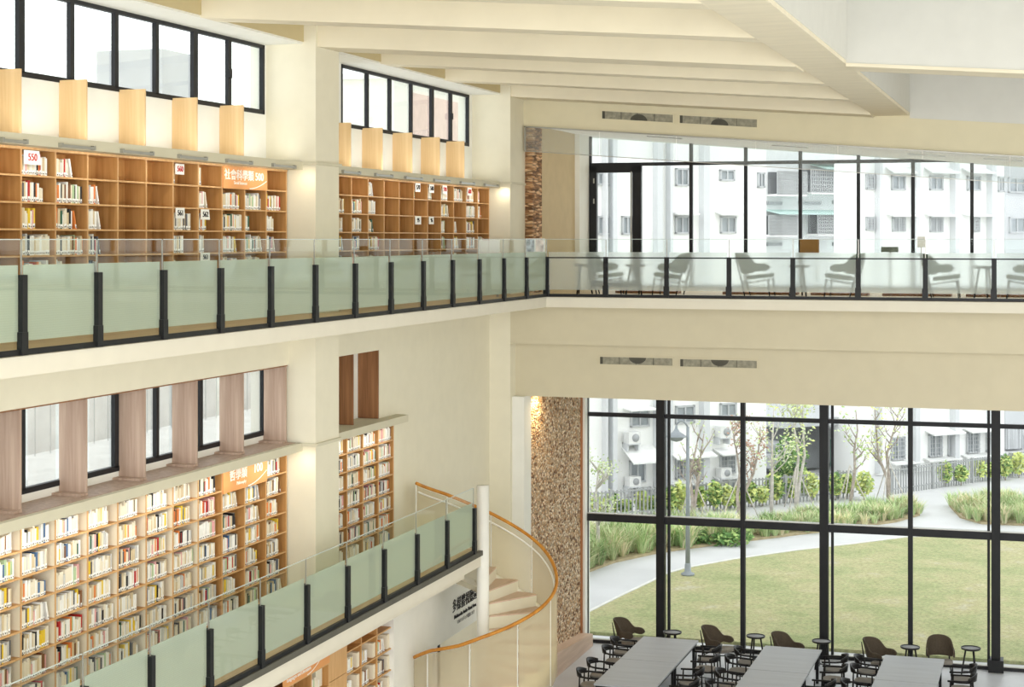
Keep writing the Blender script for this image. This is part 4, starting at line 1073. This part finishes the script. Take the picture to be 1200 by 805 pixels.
bld(PA, 'long white building with barred windows beyond the fence, right half', 1006, 1177, 13.0, BWH,
    windows=[(1043.7, 512, 1059.6, 538.5, 'g'), (1087.5, 508.7, 1103, 535, 'g'), (1110, 507.5, 1118, 534), (1131.8, 506, 1146.7, 530.6, 'g'), (1155, 505, 1161, 529),
             (1044, 205.6, 1060, 223), (1088.7, 205.6, 1104, 223), (1132.5, 206, 1148, 223.5), (1169, 207, 1176, 225), (1045, 254.5, 1060, 271.5, 'g'), (1089, 254.5, 1104, 272, 'g'), (1140, 255, 1147, 272, 'g'), (1013.7, 204, 1024, 222, 'g'), (1014, 254, 1024, 270, 'g'), (1137, 536, 1152, 545), (1056, 544, 1064, 552)],
    pil=[(1113, 1118), (1156, 1161), (1025, 1028), (1067, 1072)], hoods=[(1042, 539, 1076, 543, .4), (1082, 535, 1121, 539, .4), (1126, 531, 1162, 535, .4), (1084, 503, 1121, 508, .6), (1128, 500, 1162, 505, .6), (1038, 196, 1067, 204, .5), (1083, 196, 1117, 204, .5), (1127, 197, 1158, 204, .5), (1038, 250, 1068, 254, .5), (1083, 250, 1115, 254, .5), (1127, 250, 1158, 254, .5)])
bld(PD, 'grey building at the right edge of the garden view', 1178, 1300, 12.5, BGR, windows=[(1181, 208, 1200, 226), (1204, 208, 1222, 226), (1182, 254.5, 1200, 273), (1205, 254, 1224, 273), (1196, 508, 1215, 538)])
# low shed front, dark court and teal door in the gap
def onplane(pl_, name, r, d0, d1, m, label, cat, z0=None):
    sa, sb, za, zb_ = pl_.rect(*r); mb = MB(); pl_.box(mb, sa, sb, z0 if z0 is not None else za, zb_, d0, d1)
    return mb.build(name, m, None, label, cat)
PE = Plane(6.5)
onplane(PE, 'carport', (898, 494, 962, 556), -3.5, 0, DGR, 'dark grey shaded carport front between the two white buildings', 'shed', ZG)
onplane(PE, 'canopy', (896, 486, 1012, 495), -3.5, 1.2, mat('canopy_grey', srgb(186, 188, 190), .8), 'grey canopy roof over the court between the buildings', 'canopy')
onplane(PE, 'shed_wall', (988, 504, 1012, 556), -3, .1, BWH, 'small white wall beside the teal door', 'wall', ZG)
dr = onplane(PE, 'teal_door', (973, 514, 986, 556), 0, .12, mat('teal_door', srgb(126, 172, 158), .7), 'teal door in the court between the buildings', 'door', ZG)
onplane(PD, 'corrugated_wall', (1176, 501, 1193, 545), 0, .3, mat('corrugated_grey', srgb(176, 178, 180), .6, var=.25, scale=3, stretch=(6, 6, .1)), 'grey corrugated metal gate at the right of the far fence', 'gate', ZG)
PF = Plane(5.2)
car = empty('parked_car', (*((PF.O + U * PF.st(917, 548)[0]).xy), ZG), 'grey parked car end in the shaded court behind the shrubs', 'car')
sa, sb = PF.st(903, 548)[0], PF.st(932, 548)[0]
mb = MB(); PF.box(mb, sa, sb, ZG + .3, ZG + .95, -1.2, .2); PF.box(mb, sa + .1, sb - .45, ZG + .95, ZG + 1.4, -1.1, .1); mb.build('car_body', mat('car_grey', srgb(166, 168, 172), .3), car, bevel=.08)
for q in (sa + .4, sb - .4):
    c0 = PF.O + U * q + NB_ * .22; c1 = PF.O + U * q
    mb = MB(); mb.tube([(c0.x, c0.y, ZG + .3), (c1.x, c1.y, ZG + .3)], .3, 16); mb.build('wheel', BLACK, car)
# air conditioners
for i, (r, wh) in enumerate((((729, 505, 743, 518), 'upper one of the left bay'), ((730, 557, 743, 568), 'lower one of the left bay'), ((836, 498, 849, 511), 'upper one of the right bay'), ((837, 547, 849, 558), 'lower one of the right bay'))):
    sa, sb, za, zb_ = PA.rect(*r); b0 = PA.O + U * (sa + sb) / 2 + NB_ * .35
    e = empty('air_conditioner', (b0.x, b0.y, za), f'white outdoor air conditioning unit on the white building, {wh}', 'air conditioner', 'outdoor air conditioning units')
    PA.box(MB(), sa, sb, za, zb_, .1, .5).build('casing', HOOD, e)
    c0 = PA.O + U * (sa * .45 + sb * .55) + NB_ * .5; c1 = c0 + NB_ * .03; rr = (zb_ - za) * .36
    mb = MB(); mb.tube([(c0.x, c0.y, (za + zb_) / 2), (c1.x, c1.y, (za + zb_) / 2)], rr, 18); mb.build('fan_grille', mat('fan_grey', srgb(170, 172, 174), .6), e)
    mb = MB(); PA.box(mb, sa, sa + .06, za - .3, za, .0, .4); PA.box(mb, sb - .06, sb, za - .3, za, .0, .4); PA.box(mb, sa, sb, za - .05, za, 0, .5); mb.build('bracket', PIL, e)
# fences
FEN = mat('fence_grey', srgb(160, 162, 162), .6)
def fence(a, b, h, label):
    A, B = Vector((*g(*a), 0)), Vector((*g(*b), 0)); L = (B - A).length; d = (B - A).normalized(); nn = Vector((d.y, -d.x, 0))
    e = empty('metal_fence', (A.x, A.y, ZG), label, 'fence')
    def bb(mb, s0, s1, w_, z0, z1):
        q = [A + d * s0 + nn * w_, A + d * s1 + nn * w_, A + d * s1 - nn * w_, A + d * s0 - nn * w_]; mb.hexa([(p.x, p.y, z0) for p in q], [(p.x, p.y, z1) for p in q])
    mb = MB(); bb(mb, 0, L, .025, ZG + h - .09, ZG + h - .04); bb(mb, 0, L, .025, ZG + .08, ZG + .13); mb.build('rail', FEN, e)
    mb = MB(); n = int(L / .16)
    for k in range(n): bb(mb, L * k / n, L * k / n + .045, .02, ZG - .1, ZG + h)
    mb.build('bars', FEN, e)
    mb = None
    for k in range(int(L / 2.6) + 1):
        mb = MB(); bb(mb, min(k * 2.6, L - .1), min(k * 2.6, L - .1) + .1, .05, ZG - .1, ZG + h + .04); mb.build('post', FEN, e)
fence((640, 613), (1003, 579), .95, 'grey metal picket fence with shrubs in front of the left building')
fence((1043, 577), (1290, 541), .9, 'grey metal picket fence in front of the right building')
# street lamp
lp = g(806, 673); e = empty('garden_lamp', (lp[0], lp[1], ZG), 'slim grey garden lamp post with hanging bell shade on the lawn edge', 'lamp')
zt = W(803, 500, y=lp[1]).z
LG_ = mat('lamp_grey', srgb(150, 156, 162), .5)
mb = MB(); mb.tube([(lp[0], lp[1], ZG - .02), (lp[0], lp[1], zt)], [.075, .045], 12); mb.build('pole', LG_, e)
mb = MB(); mb.lathe([(.2, -.02), (.2, .03), (.1, .08), (.09, .3), (.07, .34)], (lp[0], lp[1], ZG), 16); mb.build('base', LG_, e)
mb = MB(); ar = [Vector((lp[0], lp[1], zt)) + (-RV) * (.34 * q) + Vector((0, 0, .18 * math.sin(PI * q * .9))) for q in [0, .2, .4, .6, .8, 1]]; mb.tube(ar, .025, 8); mb.build('arm', LG_, e)
mb = MB(); q = ar[-1]; mb.lathe([(.03, 0), (.04, -.1), (.1, -.2), (.3, -.33), (.3, -.36), (.24, -.37), (.16, -.46), (.02, -.5)], (q.x, q.y, q.z), 18); mb.build('lamp_shade', LG_, e)
# shrubs
LEAF = [mat('leaf_yellowgreen', srgb(214, 222, 138), .8, var=.1, scale=2), mat('leaf_green', srgb(166, 192, 118), .8, var=.1, scale=2), mat('leaf_deep', srgb(96, 132, 74), .8, var=.12, scale=2), mat('leaf_pale', srgb(206, 218, 168), .8, var=.1, scale=2), mat('leaf_red', srgb(186, 150, 130), .8, var=.1)]
BARK = mat('bark', srgb(176, 164, 154), .9, var=.12, scale=8); BARKP = mat('bark_pale', srgb(206, 200, 192), .9, var=.1, scale=8)
def leaves(mb, c, r, n, size, mis, zs=1.0):
    for _ in range(n):
        v = Vector((random.gauss(0, 1), random.gauss(0, 1), random.gauss(0, 1))).normalized() * (random.random() ** .4)
        p = Vector(c) + Vector((v.x * r[0], v.y * r[0], v.z * r[1]))
        a = Vector((random.gauss(0, 1), random.gauss(0, 1), random.gauss(0, .6))).normalized(); b = a.orthogonal().normalized()
        s_ = size * random.uniform(.6, 1.2)
        mb.add([p - a * s_, p - b * s_ * .5, p + a * s_, p + b * s_ * .5], [(0, 1, 2, 3)], random.choice(mis))
shr = [(700, 604, 22, 11), (717, 603, 25, 9), (733, 602, 16, 9), (752, 600, 25, 8), (766, 599, 18, 8), (786, 600, 30, 8), (797, 599, 34, 8), (820, 596, 26, 9), (838, 596, 32, 9), (852, 595, 26, 8), (862, 594, 24, 7), (880, 591, 26, 7), (893, 590, 20, 8), (910, 588, 32, 9), (927, 586, 24, 8), (951, 584, 30, 9), (979, 583, 28, 9), (993, 581, 26, 8), (1012, 583, 30, 11), (1107, 567, 26, 9), (1126, 566, 20, 8), (1146, 561, 22, 10), (1159, 560, 18, 7), (1178, 560, 26, 8), (1194, 557, 26, 9)]
for i, (px, py_, h, wd) in enumerate(shr):
    x, y = g(px, py_); dd = -SN * x + CS * y; H = h * dd / F; Rr = wd * dd / F
    e = empty('shrub', (x, y, ZG), f'yellow-green shrub growing along the far fence, {ORD[i] if i < 24 else "last"} from left' , 'shrub', 'shrubs along the far fence')
    mb = MB(); leaves(mb, (x, y, ZG + H * .55), (Rr, H * .5), 330, .11, [0, 0, 1, 1, 2] if i % 3 else [0, 0, 0, 1, 3]); mb.build('foliage', LEAF, e)
    mb = MB(); mb.tube([(x, y, ZG - .15), (x + .05, y, ZG + H * .6)], [.03, .015], 5); mb.build('stem', BARK, e)
for (px, py_, wd, h, wh) in ((905, 566, 9, 22, 'left'), (944, 565, 12, 24, 'middle'), (925, 560, 9, 20, 'right of the left one')):
    x, y = g(px, py_ + 12); dd = -SN * x + CS * y; H = h * dd / F; Rr = wd * dd / F
    mb = MB(); leaves(mb, (x, y, ZG + H * .5), (Rr, H * .55), 380, .13, [0, 1, 1]); mb.build('round_shrub', LEAF, None, f'rounded light green shrub behind the fence before the dark court, {wh}', 'shrub', 'rounded shrubs behind the fence')
x, y = g(926, 572); dd = -SN * x + CS * y
mb = MB(); leaves(mb, (x, y, ZG + 1.1), (.75, 1.1), 500, .12, [2, 2, 1]); mb.build('round_shrub', LEAF, None, 'dark green bush standing in front of the shaded court', 'shrub')
mb = MB()
for q in range(26):
    x, y = g(random.uniform(815, 868), random.uniform(629, 637)); leaves(mb, (x, y, ZG + .15), (.45, .25), 60, .1, [2, 2, 1])
mb.build('leafy_groundcover', LEAF, None, 'dark green leafy groundcover beside the path right of the lamp post', 'ground cover', None, 'stuff')
# young trees
def tree(px, py_, top, label, bends, nbr, leafn, mis, bark, stakes=0, two=None, lr=.5, seed=1, lsize=.09):
    rnd = random.Random(seed)
    x, y = g(px, py_); dd = -SN * x + CS * y; sc_ = dd / F; H = (py_ - top) * sc_
    e = empty('young_tree', (x, y, ZG), label, 'tree', 'young trees in the garden')
    tips = []
    def path(bn, off=0):
        pts = []
        for i, b in enumerate(bn):
            u = i / (len(bn) - 1); v = RV * (b * sc_) ; pts.append(Vector((x + v.x, y + v.y + off * u, ZG - .1 + (H + .1) * u)))
        return pts
    tr = MB()
    for bn in [bends] + ([two] if two else []):
        p = path(bn); n = len(p); tr.tube(p, [.075 - .055 * i / (n - 1) for i in range(n)], 7)
        for k in range(nbr):
            u = rnd.uniform(.35, .95); j = min(int(u * (n - 1)), n - 2); q = p[j].lerp(p[j + 1], u * (n - 1) - j)
            a = rnd.uniform(0, 2 * PI); L = H * rnd.uniform(.12, .3)
            t1 = q + Vector((math.cos(a) * L * .45, math.sin(a) * L * .45, L * .45)); t2 = t1 + Vector((math.cos(a + .4) * L * .3, math.sin(a + .4) * L * .3, L * .55))
            tr.tube([q, t1, t2], [.026, .018, .007], 5); tips.append(t2); tips.append(t1)
            for kk in range(2):
                a2 = rnd.uniform(0, 2 * PI); t3 = t1 + Vector((math.cos(a2) * L * .3, math.sin(a2) * L * .3, L * .35)); tr.tube([t1, t3], [.014, .005], 4); tips.append(t3)
        tips.append(p[-1])
    tr.build('trunk', bark, e)
    if leafn:
        mb = MB()
        for t in tips: leaves(mb, t, (lr, lr * .8), leafn, lsize, mis)
        mb.build('foliage', LEAF, e)
    for k in range(stakes):
        a = 2 * PI * k / max(1, stakes) + .3; mb = MB(); mb.tube([(x + math.cos(a) * .7, y + math.sin(a) * .7, ZG - .1), (x, y, ZG + 1.5)], .022, 5); mb.build('stake', BARKP, e)
tree(700, 655, 545, 'feathery pale young tree at the far left of the garden view', [0, 1, -2, 2], 14, 9, [3, 3, 1], BARKP, 0, None, .3, 3, .05)
tree(811, 606, 508, 'bare forked young tree behind the lamp post', [0, 1, -3, 3, 8], 9, 2, [1, 3], BARK, 3, [1, 4, 8, 10, 14], .2, 4, .06)
tree(867, 606, 500, 'thin young tree with a few reddish leaves near the window mullion', [0, -3, 0, -4, -9], 9, 6, [4, 4, 3], BARK, 2, [0, 3, 16, 22, 24], .25, 5, .07)
tree(933, 594, 470, 'pale-leaved young tree with two stems before the dark court', [0, 0, 3, -2, -4], 6, 9, [3, 3, 0], BARKP, 3, [0, 4, 10, 8, 8], .6, 6, .08)
tree(996, 592, 482, 'wavy-stemmed young tree right of the thick window post', [0, 3, 6, 5, 9, 7], 8, 4, [3, 1], BARK, 3, None, .4, 8, .08)
tree(1041, 586, 478, 'forked young tree with thin branches at the path entrance', [0, -1, -12, -14, -16], 11, 3, [3, 0], BARK, 3, [0, 1, -2, 6, 14], .4, 9, .07)
tree(904, 600, 478, 'tall thin pale sapling before the dark court', [0, 1, 1, 3], 7, 8, [3, 3], BARKP, 0, None, .5, 11, .07)

# ---- west side, seen through the side windows
CONC = mat('concrete_grey', srgb(196, 198, 200), .85, var=.04, scale=.5)
xa = -34.0
ya, yb = W(190, 90, x=xa).y, W(228, 90, x=xa).y; xt = W(113, 90, y=ya).x
mb = MB(); zt = W(190, 57, x=xa).z; mb.box(xt, xa, ya, yb, ZG, zt)
o = mb.build('concrete_tower', CONC, None, 'pale concrete rooftop block seen through the near clerestory window', 'building')
mb = MB(); mb.box(-12.49 - 3.3, -12.5, 4, 36, 4.6, 4.75); mb.build('terrace_slab', mat('terrace_pale', srgb(214, 214, 212), .8), None, None, None, None, 'structure')
e = empty('terrace_railing', (-15.6, 20, 4.75), 'thin grey metal railing of the terrace outside the lower windows', 'railing')
mb = MB(); mb.box(-15.65, -15.6, 10, 36, 5.75, 5.8); mb.build('rail', BARS, e)
mb = MB()
for k in range(60): mb.box(-15.63, -15.618, 10 + .43 * k, 10.012 + .43 * k, 4.75, 5.75)
mb.build('bars', BARS, e)
MB().box(-17.2, -17.0, 10, 50, ZG, 5.35).build('parapet', mat('parapet_pink', srgb(236, 234, 232), .85), None, 'pale parapet wall outside the lower side windows', 'wall')
MB().box(-17.0, -16.0, 10, 50, ZG, 4.4).build('planter_base', CONC, None, 'grey concrete base outside the lower side windows', 'wall')
yy0, yy1 = W(462, 110, x=-22).y, W(560, 110, x=-22).y; zt2 = W(462, 92, x=-22).z
e = empty('neighbour_house', (-23, (yy0 + yy1) / 2, ZG), 'pinkish house with pale gable seen through the far clerestory window', 'building')
MB().box(-24, -22, yy0, yy1, ZG, zt2).build('wall', WHITEP, e)
MB().box(-22, -21.95, W(482, 110, x=-22).y, yy1, ZG, zt2 - .35).build('pink_panel', mat('pink_render', srgb(226, 200, 190), .85), e)
MB().box(-24.2, -21.8, yy0 - .2, yy1, zt2, zt2 + .2).build('roof', WHITEP, e)

# ================================================================ LIGHT
wd = bpy.data.worlds.new('world'); sc.world = wd; wd.use_nodes = True
nt = wd.node_tree; nt.nodes.clear(); wo = N(nt, 'ShaderNodeOutputWorld'); bgk = N(nt, 'ShaderNodeBackground')
bgk.inputs[0].default_value = (.965, .985, 1.0, 1); bgk.inputs[1].default_value = 2.1
nt.links.new(bgk.outputs[0], wo.inputs[0])
def area(name, loc, rot, sx, sy, power, col=(1, 1, 1), spread=None):
    l = bpy.data.lights.new(name, 'AREA'); l.shape = 'RECTANGLE'; l.size = sx; l.size_y = sy; l.energy = power; l.color = col
    if spread: l.spread = math.radians(spread)
    o = bpy.data.objects.new(name, l); COL.objects.link(o); o.location = loc; o.rotation_euler = rot
    return o
def aim(o, tgt):
    d = Vector(tgt) - o.location; o.rotation_euler = d.to_track_quat('-Z', 'Y').to_euler()
# shelf lights under the ledges
for (ya, yb, z) in ((16.0, 24.2, 9.32), (26.3, 34.1, 9.32), (16.0, 24.2, 4.79), (25.4, 28.7, 4.79)):
    n = max(1, int((yb - ya) / 1.45))
    for k in range(n):
        yy = ya + (yb - ya) * (k + .5) / n
        area('shelf_light', (-11.56, yy, z - .01), (0, math.radians(22), 0), .05, 1.2, 3.0 if z > 8 else 3.8, (1, .95, .86))
for (yy, z) in ((24.1, 9.3), (34.1, 9.3), (24.1, 4.78)):
    area('shelf_light', (-11.5, yy, z), (math.radians(25), 0, 0), .15, .1, 1.1, (1, .88, .66))
# added fill lights, no real fittings: behind the camera, at right, in the lantern
o = area('fill_light', (0, -4, 8), (0, 0, 0), 20, 12, 3700, (.985, .99, 1)); aim(o, (-5, 30, 5.5))
o = area('fill_light', (11.5, 20, 6), (0, 0, 0), 14, 9, 1150, (.985, .99, 1)); aim(o, (-11, 25, 5))
o = area('fill_light', (5, 14, 13.6), (0, 0, 0), 8, 12, 150, (1, .98, .94)); aim(o, (0, 22, 0))
o = area('fill_light', (5, 30, 13.9), (0, 0, 0), 6, 6, 90, (1, .99, .97))
# uplights on the upper ledges washing the wall between the fins
for y in [16.4 + 1.425 * k for k in range(6)] + [26.2, 27.8, 29.1, 30.5, 31.9, 33.3]:
    area('ledge_uplight', (-11.72, y, 9.50), (0, math.radians(150), 0), .08, 1.2, 3.4, (1, .99, .95))
# stone wall washer
o = area('wall_washer', (-10.95, 35.5, 4.7), (0, 0, 0), .3, .2, 26, (1, .72, .38)); aim(o, (-11.2, 35.4, 2.5))
